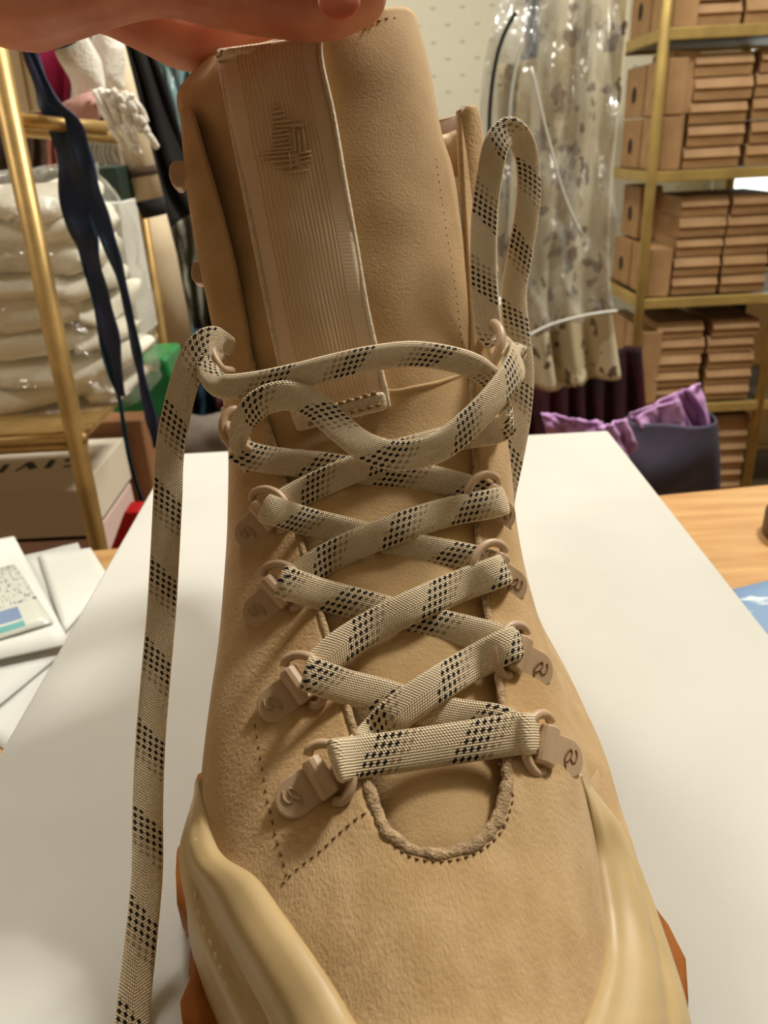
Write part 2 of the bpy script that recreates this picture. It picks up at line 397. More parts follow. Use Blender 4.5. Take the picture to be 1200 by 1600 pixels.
# ragged height of the shaft tops is shaped by the row list itself; join left and right along the vamp centre
nv = 7 + len(ysf)     # rows without a throat
def build_upper():
    vs = []; fs = []; mats = []; n = len(LR[0])
    idxL = []; idxR = []
    for i, (a, b) in enumerate(zip(LR, RR)):
        rl = []
        for p in a: rl.append(len(vs)); vs.append(p)
        rr = []
        for j, p in enumerate(b):
            if j == 0 and i <= nv: rr.append(rl[0])
            else: rr.append(len(vs)); vs.append(p)
        idxL.append(rl); idxR.append(rr)
    for i in range(len(LR) - 1):
        for j in range(n - 1):
            fs.append((idxL[i][j], idxL[i + 1][j], idxL[i + 1][j + 1], idxL[i][j + 1]))
            fs.append((idxR[i][j], idxR[i][j + 1], idxR[i + 1][j + 1], idxR[i + 1][j]))
    return vs, fs
uv_, uf_ = build_upper()
# gentle creases in the vamp
def lump(p, s=38, a=.0007):
    return noise.noise(p * s) * a
uv2 = [p + V((0, -.4, .9)) * lump(p) + V((0, -.4, .9)) * noise.noise(p * 140) * .00008 for p in uv_]
upper = mesh('upper', uv2, uf_, M_vamp, boot)
upper.data.materials.append(M_suede)
for p in upper.data.polygons:
    c = p.center; x, y = pxof(c)
    # smoother suede on the quarters above the vamp seam
    left = x < 600
    seam = (1260 + (560 - x) * .62) if left else 1225 - (x - 790) * .1
    if y < seam: p.material_index = 1
s_ = upper.modifiers.new('s', 'SOLIDIFY'); s_.thickness = .0022; s_.offset = 0
bvU = BVHTree.FromPolygons(uv2, uf_)
# ---- tongue
TNG = [ # y, xL, xR, d centre offset from body / absolute
 (1352, 560, 806, .176), (1300, 560, 812, .1795), (1200, 545, 815, .189), (1100, 520, 800, .1995), (1000, 488, 790, .2105), (900, 458, 775, .2205), (800, 430, 765, .2305),
 (690, 402, 760, .238), (600, 376, 752, .2405), (540, 366, 742, .242), (500, 358, 737, .243), (400, 340, 723, .246), (300, 320, 706, .248), (200, 303, 689, .249), (120, 287, 676, .249), (70, 290, 664, .249), (22, 330, 640, .249)]
tr = cr([tuple(map(float, r)) for r in TNG], 5)
rows = []
NT = 40
for (y, xl, xr, d) in tr:
    r_ = []
    for k in range(NT + 1):
        t_ = k / NT; x = xl + (xr - xl) * t_; u = 2 * t_ - 1
        yy = y
        # the rounded, slightly tilted top edge
        edge = 100 - 82 * sm((x - 290) / 330) + (60 * max(0, (x - 625) / 40) ** 2 if x > 625 else 0)
        top = 1 - sm((y - 22) / 260)
        yy = y + (edge - 22) * top
        dd = d + (.010 + .010 * sm((700 - y) / 150) * (1 if u < 0 else .5)) * abs(u) ** 3 + .0012 * math.sin(y * .013 + u * 2) * (1 if y < 700 else .2)
        if y > 640: dd += .0
        dd += .0006 * noise.noise(V((x * .012, y * .012, 3)))
        r_.append(P(x, yy, dd))
    rows.append(r_)
tongue = grid('tongue', rows, M_nubuck, boot, thick=.0045, off=0)
tv, tf, _ = gridmesh(rows)
bvT = BVHTree.FromPolygons(tv, tf)
tongue.data.update()
def surf(x, y, which='ut'):
    """depth of the boot surface on a sight line (nearest of upper and tongue)"""
    r = ray(x, y); best = None
    rn = r.normalized(); L = r.length
    for key, bv in (('u', bvU), ('t', bvT)):
        if key not in which: continue
        hit = bv.ray_cast(CAM, rn)
        if hit[0] is not None:
            d = hit[3] / L
            if best is None or d < best[0]: best = (d, hit[1] if hit[1].dot(rn) < 0 else -hit[1])
    return best
def SD(x, y, off=0, which='ut', dflt=None):
    s = surf(x, y, which)
    if s is None:
        for dx in (8, -8, 16, -16, 28, -28, 45, -45, 70, -70):
            s = surf(x + dx, y, which)
            if s: break
    return (s[0] if s else (dflt or row(max(165, min(1600, y)))[2])) - off
def on(x, y, off=0, which='ut'): return P(x, y, SD(x, y, off, which))
# stitches: short thread dashes sunk into needle dimples
def stitches(name, path, step_px, m=M_hole, r=.00024, parent=boot, which='ut', off=.0013, duty=.55):
    pts = cr([tuple(map(float, p)) for p in path], 12); b = MB(); acc = 0; segs = []
    d = [0]
    for p, q in zip(pts, pts[1:]): d.append(d[-1] + math.hypot(q[0] - p[0], q[1] - p[1]))
    def at(s):
        for i in range(len(pts) - 1):
            if s <= d[i + 1]:
                t = (s - d[i]) / max(1e-6, d[i + 1] - d[i]); return tuple(pts[i][c] + (pts[i + 1][c] - pts[i][c]) * t for c in range(2))
        return pts[-1]
    s = 0
    while s < d[-1]:
        a, c = at(s), at(s + step_px * duty); mm = at(s + step_px * duty / 2)
        b.tube([on(*a, off - .0004, which), on(*mm, off + .0002, which), on(*c, off - .0004, which)], r, 6); s += step_px
    o = b.build(name, m, parent, smooth=True); o['kind'] = 'stuff'; return o
# piping along the throat edge (raw rolled edge) and the collar edges
b = MB()
pl = [(te[1], te[0]) for te in THR][::-1] + [(te[2], te[0]) for te in THR][1:]
pts = []
for i, (x, y) in enumerate(cr(pl, 10)):
    side = -1 if i < len(cr(pl, 10)) // 2 else 1
    r = row(max(166, min(1338, y))); ph = phi_for_x(r, side, x); q = secpoint(r, side, ph)[0]
    q = q - ray(x, y).normalized() * .0004 + V((noise.noise(q * 500), noise.noise(q * 500 + V((5, 0, 0))), 0)) * (.0004 if y > 1150 else .0001)
    pts.append(q)
pts = [p for p in pts if pxof(p)[1] > 560]
b.tube(pts, [(.0016 if pxof(p)[1] > 1150 else .0011) + (.0004 if pxof(p)[1] > 1150 else .0001) * noise.noise(p * 400) for p in pts], 10); b.build('throat_edge', M_edge, boot, smooth=True)
stitches('throat_stitching', [(772, 1180), (800, 1235), (796, 1270), (783, 1300), (756, 1326), (722, 1341), (684, 1346), (645, 1340), (618, 1322), (596, 1296), (580, 1262)], 13, which='u')
stitches('quarter_stitching', [(398, 1130), (408, 1190), (418, 1250), (432, 1310), (448, 1368)], 17, which='u')
stitches('vamp_stitching', [(440, 1382), (462, 1360), (500, 1330), (530, 1302), (556, 1280), (575, 1268)], 15, which='u')
stitches('tongue_edge_stitching', [(568, 45), (600, 30), (630, 33), (647, 60), (658, 110), (668, 170), (678, 230), (688, 300), (697, 360), (708, 430), (717, 500), (722, 545)], 12, which='t', off=.0029, r=.00032)
b = MB(); b.tube([on(x, y, .0022, 't') for x, y in cr([(590, 612), (620, 612), (650, 606), (680, 600), (705, 592), (728, 582), (745, 566)], 8)], .0009, 8)
b.build('tongue_seam', M_nubuck, boot, smooth=True)
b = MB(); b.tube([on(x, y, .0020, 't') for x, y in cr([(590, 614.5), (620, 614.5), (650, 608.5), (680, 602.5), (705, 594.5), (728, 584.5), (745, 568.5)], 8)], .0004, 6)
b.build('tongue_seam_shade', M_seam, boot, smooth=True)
# collar lining behind the tongue and padded collar
cl = []
for k in range(25):
    t_ = k / 24; an = PI * t_
    cl.append([P(300, 190, .276) * (1 - t_) + P(738, 190, .287) * t_ + V((0, math.sin(an) * .085, z)) for z in (-.06, -.03, -.01, 0.003 - .012 * math.sin(an))])
grid('collar_lining', [list(x) for x in zip(*cl)], M_lining, boot, thick=.006, off=0)
grid('collar_padding', [[P(672 + 68 * k / 8 + (y - 230) * .05, y - 26 * k / 8 * (1 if y < 260 else .9), .292 - .004 * math.sin(PI * k / 8) + (.006 if y in (230, 292) else 0)) for k in range(9)] for y in (230, 236, 260, 286, 292, 298, 340, 400, 470)], mat('collar_leather', (222, 192, 150), .8), boot, thick=.005, off=0)
# tall flap tip at the top right quarter
fl = []
for y, xl, xr in ((560, 742, 762), (480, 738, 762), (400, 730, 757), (320, 724, 752), (260, 718, 752), (215, 715, 753), (190, 718, 750), (175, 723, 744), (166, 731, 738)):
    fl.append([P(xl + (xr - xl) * k / 6, y - (4 * noise.noise(V((k * 3.1, y, 0))) if y < 200 else 0), .266 - .002 * math.sin(PI * k / 6) + .004 * k / 6) for k in range(7)])
grid('collar_flap', fl, M_suede, boot, thick=.0032, off=0, sub=1)
# ---- rubber rand, both sides
RAND = []
def rand_side(name, inner, outer, zo, bumps, side):
    A_ = cr([tuple(map(float, p)) for p in inner], 8); B_ = cr([tuple(map(float, p)) for p in outer], 8); rows = []
    DD = []
    for a_ in A_:
        s0 = surf(a_[0], a_[1], 'u'); j = 0
        while (s0 is None or (DD and abs(s0[0] - DD[-1]) > .008)) and j < 12: j += 1; s0 = surf(a_[0] - side * 5 * j, a_[1], 'u')
        DD.append(s0[0] if s0 else DD[-1])
    for _ in range(6): DD = [DD[0]] + [(DD[i - 1] + DD[i] * 2 + DD[i + 1]) / 4 for i in range(1, len(DD) - 1)] + [DD[-1]]
    for a_, b_ in zip(A_, B_):
        k0 = len(rows); pa = P(a_[0], a_[1], DD[k0] - .0002); pb = H(b_[0], b_[1], TOP + zo)
        out = V((side * .35, -.45, .8)).normalized(); tp_ = sm(len(rows) / 14)
        Ln = (pb - pa).length; rr = []
        for k in range(29):
            t_ = k / 28; h = 0
            for c_, wd, am in bumps: h += am * math.exp(-((t_ - c_) / wd) ** 2)
            h *= min(1, Ln / .02)
            if t_ < .06: h *= t_ / .06
            rr.append(pa.lerp(pb, t_) + out * (h * tp_ + .0020 * math.sin(PI * min(1, t_ / .10) / 2) * (1 - t_) * (.2 + .8 * tp_)))
        rows.append(rr)
    # drop to the outsole
    rows = [r + [r[-1] + V((side * .001, 0, -.008)), r[-1] + V((-side * .002, 0, -.02))] for r in rows]
    RAND.append(BVHTree.FromPolygons(*gridmesh(rows)[:2]))
    return grid(name, rows, M_rubber, boot, thick=.003, off=0)
rand_side('rubber_rand', [(318, 1215), (330, 1290), (350, 1345), (400, 1380), (440, 1435), (480, 1490), (520, 1550), (562, 1620), (640, 1720)],
          [(310, 1238), (303, 1300), (302, 1370), (305, 1430), (325, 1500), (350, 1560), (378, 1620), (420, 1720), (520, 1900)], .020,
          [(.28, .20, .0050), (.74, .16, .0050), (.55, .25, .0022), (.93, .06, .001)], -1)
rand_side('rubber_rand', [(899, 1212), (914, 1262), (926, 1320), (936, 1390), (942, 1450), (941, 1510), (925, 1570), (905, 1620), (860, 1720)],
          [(906, 1216), (948, 1275), (975, 1325), (1000, 1380), (1025, 1450), (1045, 1510), (1062, 1570), (1068, 1630), (1040, 1760)], .020,
          [(.45, .24, .0040), (.84, .10, .0020)], 1)
b = MB()
stp = cr([(304, 1262), (298, 1320), (297, 1380), (306, 1435), (325, 1480), (340, 1520), (360, 1570), (380, 1620)], 10)
def onr(x, y, lift):
    rn = ray(x, y).normalized(); h_ = RAND[0].ray_cast(CAM, rn)
    return (h_[0] if h_[0] else H(x, y, TOP + .022)) - rn * lift
for i in range(2, len(stp) - 3, 5):
    q = [(stp[i + k][0] + 8, stp[i + k][1]) for k in (0, 1, 2, 3)]
    b.tube([onr(*q[0], .0016), onr(*q[1], .0024), onr(*q[2], .0024), onr(*q[3], .0016)], .00045, 6)
o = b.build('rand_stitching', mat('pale_stitch', (236, 218, 180), .6), boot, smooth=True); o['kind'] = 'stuff'
# ---- midsole and lugged gum outsole (full outline, toe to heel)
def solepoly(off, z, lug=0):
    L_ = [(378, 1620), (350, 1560), (325, 1500), (305, 1430), (302, 1370), (303, 1300), (310, 1238), (322, 1180)]
    R_ = [(906, 1216), (948, 1275), (975, 1325), (1000, 1380), (1025, 1450), (1045, 1510), (1062, 1570), (1068, 1630)]
    lp = [H(x, y, TOP + .018) for x, y in L_]; rp = [H(x, y, TOP + .018) for x, y in R_]
    pts = [V((.012, .022, 0)), V((-.012, .032, 0)), V((-.026, .055, 0))] + lp + [V((-.046, .20, 0)), V((-.042, .26, 0)), V((-.034, .31, 0)), V((-.016, .35, 0)), V((.012, .362, 0)), V((.040, .35, 0)), V((.056, .31, 0)), V((.060, .26, 0)), V((.062, .22, 0))] + rp + [V((.060, .072, 0)), V((.042, .038, 0))]
    c = V((.012, .19, 0)); out = []
    pts = cr([(p.x, p.y) for p in pts + [pts[0]]], 6)[:-1]
    n = len(pts)
    for i, (x, y) in enumerate(pts):
        tx = pts[(i + 1) % n][0] - pts[i - 1][0]; ty = pts[(i + 1) % n][1] - pts[i - 1][1]
        ln = math.hypot(tx, ty) or 1; nx, ny = -ty / ln, tx / ln
        if (x - c.x) * nx + (y - c.y) * ny < 0: nx, ny = -nx, -ny
        o_ = off + (lug if (i // 4) % 2 == 0 else -lug * .4)
        out.append(V((x + nx * o_, y + ny * o_, z)))
    return out
b = MB(); b.prism(solepoly(-.003, TOP + .010), (0, 0, 1), .014); b.build('midsole', M_rubber, boot, bevel=.002)
b = MB()
lo = solepoly(.0025, TOP + .0005, .0022); hi = solepoly(.0015, TOP + .011, .0012)
n = len(lo); b.add(lo + hi, [tuple(range(n))[::-1], tuple(range(n, 2 * n))] + [(i, (i + 1) % n, n + (i + 1) % n, n + i) for i in range(n)])
b.build('outsole', M_gum, boot)
# protruding side lugs seen left and right
for pxs in ([(310, 1292), (276, 1325), (274, 1362), (276, 1410), (304, 1462)], [(303, 1485), (300, 1520), (281, 1565), (284, 1600), (330, 1640), (380, 1640)],
            [(1005, 1392), (1045, 1445), (1072, 1498), (1076, 1560), (1074, 1610), (1030, 1640)]):
    b = MB(); b.prism([H(x, y, TOP + .012) - V((0, 0, .0115)) for x, y in pxs], (0, 0, 1), .0125); b.build('side_lug', M_gum, boot, bevel=.0015)
b = MB(); b.prism(solepoly(-.006, TOP + .02), (0, 0, 1), .003); b.build('insole_board', M_lining, boot)
# ---- pull strap on the tongue
ss = [((340, 82), (500, 60)), ((345, 110), (503, 100)), ((362, 200), (521, 180)), ((382, 300), (540, 290)), ((400, 390), (556, 380)), ((420, 490), (573, 480)), ((440, 580), (592, 565)), ((455, 635), (603, 612)), ((463, 662), (607, 636))]
L_ = cr([tuple(map(float, a)) for a, _ in ss], 6); R_ = cr([tuple(map(float, b_)) for _, b_ in ss], 6)
def strap_pt(t, s, lift=.0042):
    i = min(len(L_) - 2, int(t * (len(L_) - 1))); f = t * (len(L_) - 1) - i
    a = [L_[i][c] + (L_[i + 1][c] - L_[i][c]) * f for c in (0, 1)]; b_ = [R_[i][c] + (R_[i + 1][c] - R_[i][c]) * f for c in (0, 1)]
    x = a[0] + (b_[0] - a[0]) * s; y = a[1] + (b_[1] - a[1]) * s
    return x, y
rows = []
for i in range(len(L_)):
    t_ = i / (len(L_) - 1); rr = []
    for k in range(17):
        x, y = strap_pt(t_, k / 16)
        lift = .0040 + .0022 * math.sin(PI * t_) + .0006 * math.sin(t_ * 9 + k * .2)
        rr.append(P(x, y, SD(x, y, lift, 't', .245)))
    rows.append(rr)
# the top turns over and back behind the fingers
top = rows[0]
for q in (1, 2, 3):
    rows.insert(0, [p + fwd * (.0022 * q * q) + UPV * (.0016 * q) for p in top])
grid('pull_strap', rows, M_web, boot, thick=.0016, off=0)
# light selvedge cords and the folded hem
M_selv = mat('selvedge', (238, 220, 188), .6, var=.1, vscale=600, bump=.6, bscale=1500, bdist=.0006)
for sd in (0, 1):
    b = MB(); b.tube([P(*strap_pt(i / 60, sd), SD(*strap_pt(i / 60, sd), .0049 + .002 * math.sin(PI * i / 60), 't', .245)) for i in range(61)], .0008, 8); b.build('strap_selvedge', M_selv, boot, smooth=True)
hm = []
for v_ in (0, .5, 1):
    rr = []
    for k in range(13):
        s = k / 12; x = 463 + (607 - 463) * s + (-6 + 0) * v_; y = 676 + (640 - 676) * s - 30 * v_
        rr.append(P(x, y, SD(x, y, .0062 if v_ < .9 else .0072, 't')))
    hm.append(rr)
grid('strap_hem', hm, M_selv, boot, thick=.0016, off=0, sub=1)
def st2(name, p, q, n, lift):
    b = MB()
    for i in range(n):
        a = i / n; c = (i + .62) / n
        pa = [p[j] + (q[j] - p[j]) * a for j in (0, 1)]; pc = [p[j] + (q[j] - p[j]) * c for j in (0, 1)]
        b.tube([P(*pa, SD(*pa, lift, 't')), P(*pc, SD(*pc, lift, 't'))], .00055, 6)
    o = b.build(name, mat('hem_thread', (150, 112, 66), .8), boot, smooth=True); o['kind'] = 'stuff'
st2('hem_stitching', (482, 663), (600, 631), 9, .0076); st2('hem_stitching', (478, 645), (592, 612), 9, .0078)
# woven emblem: short raised crosswise threads
b = MB()
rowsE = [(168, 428, 436), (176, 424, 442), (184, 424, 446), (191, 425, 462), (198, 426, 474), (206, 425, 450), (213, 425, 452), (220, 426, 452), (227, 426, 454), (234, 424, 456), (240, 404, 456), (247, 404, 458), (254, 410, 460), (262, 426, 464), (270, 440, 482)]
for y, a, c in rowsE: b.tube([P(a, y, SD(a, y, .0066, 't')), P((a + c) / 2, y - 2, SD((a + c) / 2, y - 2, .0069, 't')), P(c, y - 4, SD(c, y, .0066, 't'))], .0003, 6)
for y, a, c in ((198, 454, 476), (205, 456, 462), (240, 466, 486), (247, 468, 486), (254, 470, 484)): b.tube([P(a, y, SD(a, y, .0066, 't')), P(c, y - 3, SD(c, y, .0066, 't'))], .00042, 6)
for x, a, c in ((462, 200, 236), (470, 204, 240), (477, 200, 238), (456, 238, 268)): b.tube([P(x - 4, a, SD(x, a, .0066, 't')), P(x, c, SD(x, c, .0066, 't'))], .0004, 6)
o = b.build('woven_emblem', mat('emblem_thread', (214, 182, 136), .7), boot, smooth=True); o['kind'] = 'stuff'
M_stampL = mat('stamp_shade', (184, 154, 122), .6); M_stampR = mat('stamp_shade_dark', (140, 106, 66), .6)
# ---- D-ring eyelets
def eyelet(A2, B2, sgn=1, logo=True, scale=1.0, wv=1.0):
    pa = on(*A2, .001, 'u'); pb = on(*B2, .002, 'ut'); mid = (pa + pb) / 2
    s = surf((A2[0] + B2[0]) / 2, (A2[1] + B2[1]) / 2, 'u'); nn = s[1] if s else -ray(*A2).normalized()
    nn = (nn.normalized() * .6 - ray(*A2).normalized() * .7).normalized()
    U = (pb - pa).normalized(); nn = (nn - U * nn.dot(U)).normalized(); W = nn.cross(U)
    K = .001 * scale
    def L(u, v_, n_): return pa + U * (u * K) + W * (v_ * K * wv) + nn * (n_ * K)
    m = MB(); poly = []
    for k in range(13):
        a = PI / 2 + PI * k / 12; poly.append((1.5 + 5.0 * math.cos(a), 5.0 * math.sin(a)))
    poly += [(6.5, -4.6), (8.5, -4.8), (8.5, 4.8), (6.5, 4.6)]
    m.prism([L(u, v_, .2) for u, v_ in poly], nn, 1.7 * K)
    e = m.build('eyelet', M_ring, boot, bevel=.0005)
    m = MB(); bar = [(9.2, 0)]
    ring_ = []
    for k in range(19):
        a = -PI / 2 + PI * k / 18; ring_.append(L(10.3 + 6.2 * math.cos(a), 7.4 * math.sin(a), 2.2 + 1.0 * math.cos(a)))
    ring_ = [L(8.8, -6.2, 2.0)] + ring_ + [L(8.8, 6.2, 2.0)]
    m.tube(ring_, .00125 * scale, 10, ref=nn); r = m.build('ring', M_ring, e, smooth=True); r.matrix_parent_inverse = e.matrix_world.inverted() if False else Matrix.Identity(4)
    m = MB(); m.tube([L(9.0, -5.0, 2.4), L(9.0, 5.0, 2.4)], .0026 * scale, 14, ref=nn); h = m.build('hinge_barrel', M_ring, e, bevel=.0007, smooth=False)
    if logo:
        m = MB(); q = []
        for (u, v_) in ((-2.6, .9), (-1.0, 1.7), (1.0, 1.2), (2.2, .2), (1.2, -.5), (-.4, .2), (-1.4, 1.2)): q.append((u * sgn, v_))
        m.tube([L(1.2 + v_ * .9, u, 1.95) for u, v_ in cr(q, 4)], .0003, 5)
        q = [(2.6, -1.6), (1.4, -2.3), (-.2, -2.0), (-.8, -1.0), (-.1, -.5)]
        m.tube([L(1.2 + v_ * .9, u * sgn, 1.95) for u, v_ in cr(q, 4)], .0003, 5)
        m.build('stamped_emblem', M_stampR if A2[0] > 600 else M_stampL, e, smooth=True)
    return e
for A2, B2 in (((455, 1252), (540, 1192)), ((425, 1106), (502, 1046)), ((402, 960), (458, 905)), ((388, 838), (434, 790))): eyelet(A2, B2, 1)
eyelet((888, 1188), (815, 1152), -1); eyelet((842, 1050), (795, 1018), -1); eyelet((803, 918), (765, 888), -1, wv=.95); eyelet((786, 808), (755, 778), -1, wv=.9)
# upper rings and lace hooks
def ring_at(pts, r=.0014, name='upper_ring'):
    b = MB(); b.tube([P(*p) for p in cr(pts, 6)], r, 10); return b.build(name, M_ring, boot, smooth=True)
ring_at([(384, 655, .238), (366, 640, .234), (350, 655, .232), (350, 680, .231), (368, 700, .232), (388, 712, .235)])
ring_at([(352, 640, .244), (355, 665, .232), (372, 690, .228), (392, 704, .23)])
ring_at([(352, 520, .246), (338, 530, .236), (332, 550, .232), (345, 575, .231), (362, 580, .236)])
ring_at([(762, 512, .256), (772, 506, .248), (782, 520, .243), (781, 545, .241), (768, 570, .244), (758, 575, .25)], .0016)
ring_at([(776, 668, .25), (788, 655, .243), (785, 636, .241), (778, 628, .246)], .0017)
def hook(poly, d):
    m = MB(); m.prism([P(x, y, d) for x, y in poly], fwd, .0055); m.build('lace_hook', M_ring, boot, bevel=.0013)
hook([(304, 252), (288, 250), (272, 250), (264, 258), (263, 272), (267, 285), (275, 293), (282, 292), (286, 284), (290, 281), (304, 284)], .259)
hook([(336, 408), (320, 405), (304, 407), (298, 416), (298, 432), (304, 442), (314, 442), (316, 434), (322, 436), (326, 448), (334, 446), (336, 436)], .256)
m = MB(); m.ball(P(766, 423, .262), .0029, 10, (1, 1, 1.1)); m.build('lace_hook', M_ring, boot, smooth=True)
hook([(736, 240), (752, 238), (757, 248), (752, 262), (738, 264)], .268)
# ---- laces: flat woven ribbons; each control point is (x, y, depth or lift, twist degrees)
def ribbon(name, ctrl, width=.0084, thick=.0021, phase=0, absd=False, n=10, parent=boot, wtab=None, flip=1):
    P3 = []
    for c_ in ctrl:
        x, y, d = c_[0], c_[1], c_[2]; tw = c_[3] if len(c_) > 3 else 0
        dd = d if (absd or d > .05) else min(SD(x + q_, y, d, 'ut') for q_ in (-20, -10, 0, 10, 20))
        p = P(x, y, dd); P3.append((p.x, p.y, p.z, tw))
    dn = cr(P3, n); pts = [V(q[:3]) for q in dn]; tws = [math.radians(q[3]) for q in dn]
    m_ = len(pts); vs = []; uvs = []; K = 16; L = phase; base = None
    TT = [(pts[min(m_ - 1, i + 1)] - pts[max(0, i - 1)]).normalized() for i in range(m_)]
    NN = []
    for p, T in zip(pts, TT):
        q = (CAM - p).normalized(); q = q - T * q.dot(T); NN.append(q.normalized() if q.length > .6 else None)
    good = [i for i in range(m_) if NN[i]]
    for i in range(m_):
        if NN[i] is None:
            j = min(good, key=lambda g: abs(g - i)); step = 1 if i > j else -1; q = NN[j]
            for k in range(j, i, step): q = TT[k].rotation_difference(TT[k + step]) @ q
            NN[i] = (q - TT[i] * q.dot(TT[i])).normalized()
    for i, p in enumerate(pts):
        T = TT[i]
        if i: L += (p - pts[i - 1]).length
        Nn = NN[i]
        Nn = Matrix.Rotation(tws[i], 3, T) @ Nn
        W = T.cross(Nn)
        for k in range(K):
            a = 2 * PI * k / K; ca, sa = math.cos(a), math.sin(a)
            e = .62
            xx = math.copysign(abs(ca) ** e, ca) * width / 2; zz = math.copysign(abs(sa) ** .8, sa) * thick / 2 * (1 - .15 * ca * ca)
            vs.append(p + W * xx + Nn * zz)
            uvs.append((L * flip, .5 + .5 * xx / (width / 2)))
    fs = []
    for i in range(m_ - 1):
        for k in range(K):
            a = i * K + k; b_ = i * K + (k + 1) % K; fs.append((a, b_, b_ + K, a + K))
    fs += [tuple(range(K))[::-1], tuple((m_ - 1) * K + k for k in range(K))]
    o = mesh(name, vs, fs, M_lace, parent, True, uvs); return fixnormals(o)
lace = empty('x', (0, 0, 0)); bpy.data.objects.remove(lace)
ribbon('lace', [(528, 1192, .1815), (523, 1190, .1785), (530, 1187, .1765), (560, 1183, .005), (640, 1172, .0075), (720, 1160, .0075), (800, 1148, .005), (822, 1146, .0065), (833, 1146, .0045), (836, 1147, .002), (828, 1147, -.001)], phase=.004, width=.0098)
ribbon('lace', [(548, 1192, .0025), (585, 1150, .0035), (620, 1115, .006), (680, 1072, .0075), (740, 1036, .0055), (786, 1012, .0065), (806, 1004, .0065), (812, 1003, .003), (806, 1004, .000)], phase=.011, width=.0090)
ribbon('lace', [(486, 1056, .1965), (480, 1053, .1935), (488, 1055, .1920), (540, 1073, .004), (600, 1088, .004), (660, 1108, .0035), (720, 1120, .003), (775, 1128, .003), (800, 1140, .003)], phase=.017, width=.0088)
ribbon('lace', [(498, 1042, .0025), (530, 1012, .004), (580, 980, .006), (650, 945, .0075), (720, 915, .0055), (766, 898, .0065), (784, 891, .0065), (790, 889, .003), (785, 890, .0)], phase=.009, width=.0090)
ribbon('lace', [(446, 911, .2085), (440, 908, .2055), (448, 911, .2040), (500, 928, .004), (560, 944, .004), (630, 963, .0035), (700, 980, .003), (765, 996, .003), (795, 1010, .003)], phase=.020, width=.0088)
ribbon('lace', [(466, 903, .0025), (510, 873, .004), (570, 845, .006), (630, 822, .0075), (700, 800, .0055), (764, 788, .0065), (783, 783, .0062), (788, 782, .003), (784, 783, .0)], phase=.014, width=.0088)
ribbon('lace', [(420, 796, .2205), (414, 793, .2175), (424, 797, .2160), (480, 815, .004), (540, 830, .004), (610, 848, .0035), (680, 862, .003), (740, 874, .003), (775, 886, .003)], phase=.006, width=.0084)
ribbon('lace', [(438, 788, .0025), (480, 765, .004), (540, 738, .006), (600, 715, .0065), (660, 697, .0055), (720, 682, .0045), (770, 674, .004), (790, 664, .232, 35), (797, 652, .234, 60), (788, 640, .240, 80)], phase=.012, width=.0084)
ribbon('lace', [(366, 700, .229, -30), (390, 712, .230), (430, 720, .005), (500, 727, .004), (560, 736, .0035), (620, 742, .0035), (680, 750, .0035), (740, 766, .004), (775, 785, .004)], phase=.019, width=.0084)
# the two free ends and their loops through the top rings
ribbon('lace', [(392, 722, .236, 40), (376, 690, .228, 45), (384, 655, .224, 30), (410, 628, .222, 15), (450, 618, .222, 0), (490, 632, .222, -10), (530, 668, .221, -15), (575, 700, .219, -10), (630, 712, .2175, 0), (690, 696, .218, 10), (745, 650, .221, 20), (785, 605, .226, 25), (806, 572, .232, 30),
   (804, 548, .240, 50), (785, 535, .247, 70), (768, 528, .25, 30), (762, 500, .250, 0), (756, 430, .2495, 0), (757, 340, .2485, 0), (766, 270, .2475, 0), (776, 225, .247, 0), (795, 205, .249, -8), (816, 222, .252, -20), (826, 265, .254, -25), (824, 330, .255, -20), (812, 400, .256, -10), (803, 460, .256, -6), (808, 520, .255, -10), (815, 580, .254, -15), (810, 650, .253, -15), (800, 710, .252, -20), (788, 770, .251, -25), (784, 800, .252, -25)], phase=.002, width=.0086, n=8)
ribbon('lace', [(770, 612, .242, 20), (764, 590, .232, 10), (735, 570, .2265, 0), (690, 558, .2245, 0), (640, 553, .2235, 0), (580, 560, .223, 0), (520, 573, .223, 0), (460, 588, .2235, 0), (400, 600, .224, 0), (350, 604, .2245, 5), (330, 588, .2265, 20), (326, 566, .231, 30), (338, 546, .236, 30)], phase=.015, width=.0074, thick=.0034)
ribbon('lace', [(352, 556, .243, 30), (345, 535, .236, 10), (322, 535, .230, -5), (300, 565, .228, 0), (282, 620, .228, 0), (266, 700, .229, 0), (262, 780, .229, 0), (258, 860, .229, 0), (252, 960, .228, 0), (243, 1060, .226, 0), (235, 1160, .223, 0), (231, 1260, .218, 0), (230, 1360, .212, 0), (222, 1450, .205, 0), (212, 1540, .198, 0), (202, 1640, .188, 0), (190, 1760, .1705, 0)], phase=.005, width=.0084, n=8)
# ---------------------------------------------------------------- the hand pinching the tongue
hand = empty('person', tuple(P(60, -60, .225)), 'hand of a person reaching in from the top left, pinching the boot tongue', 'person')
m = MB()
def chain(ps, n=16):
    q = cr(ps, 5); pts = [P(a[0], a[1], a[2]) for a in q]; rs = [a[3] for a in q]; m.tube(pts, rs, n)
    m.ball(pts[-1], rs[-1] * .98, 8); m.ball(pts[0], rs[0] * .98, 8)
chain([(20, -62, .220, .0235), (150, -70, .225, .0190), (260, -55, .230, .0140), (350, -28, .232, .0128), (440, -12, .2325, .0125), (510, -8, .233, .0125), (556, -10, .234, .0100)])      # wrist to thumb
chain([(20, -60, .245, .022), (150, -20, .256, .014), (225, 28, .262, .0105), (290, 62, .268, .0100), (350, 60, .270, .0098), (430, 30, .270, .0092), (500, 10, .268, .0085)])  # index finger curled behind the tongue
chain([(20, -80, .262, .020), (150, -55, .276, .012), (240, -10, .284, .0098), (320, 20, .288, .0095), (400, 10, .286, .009), (470, -10, .283, .008)])
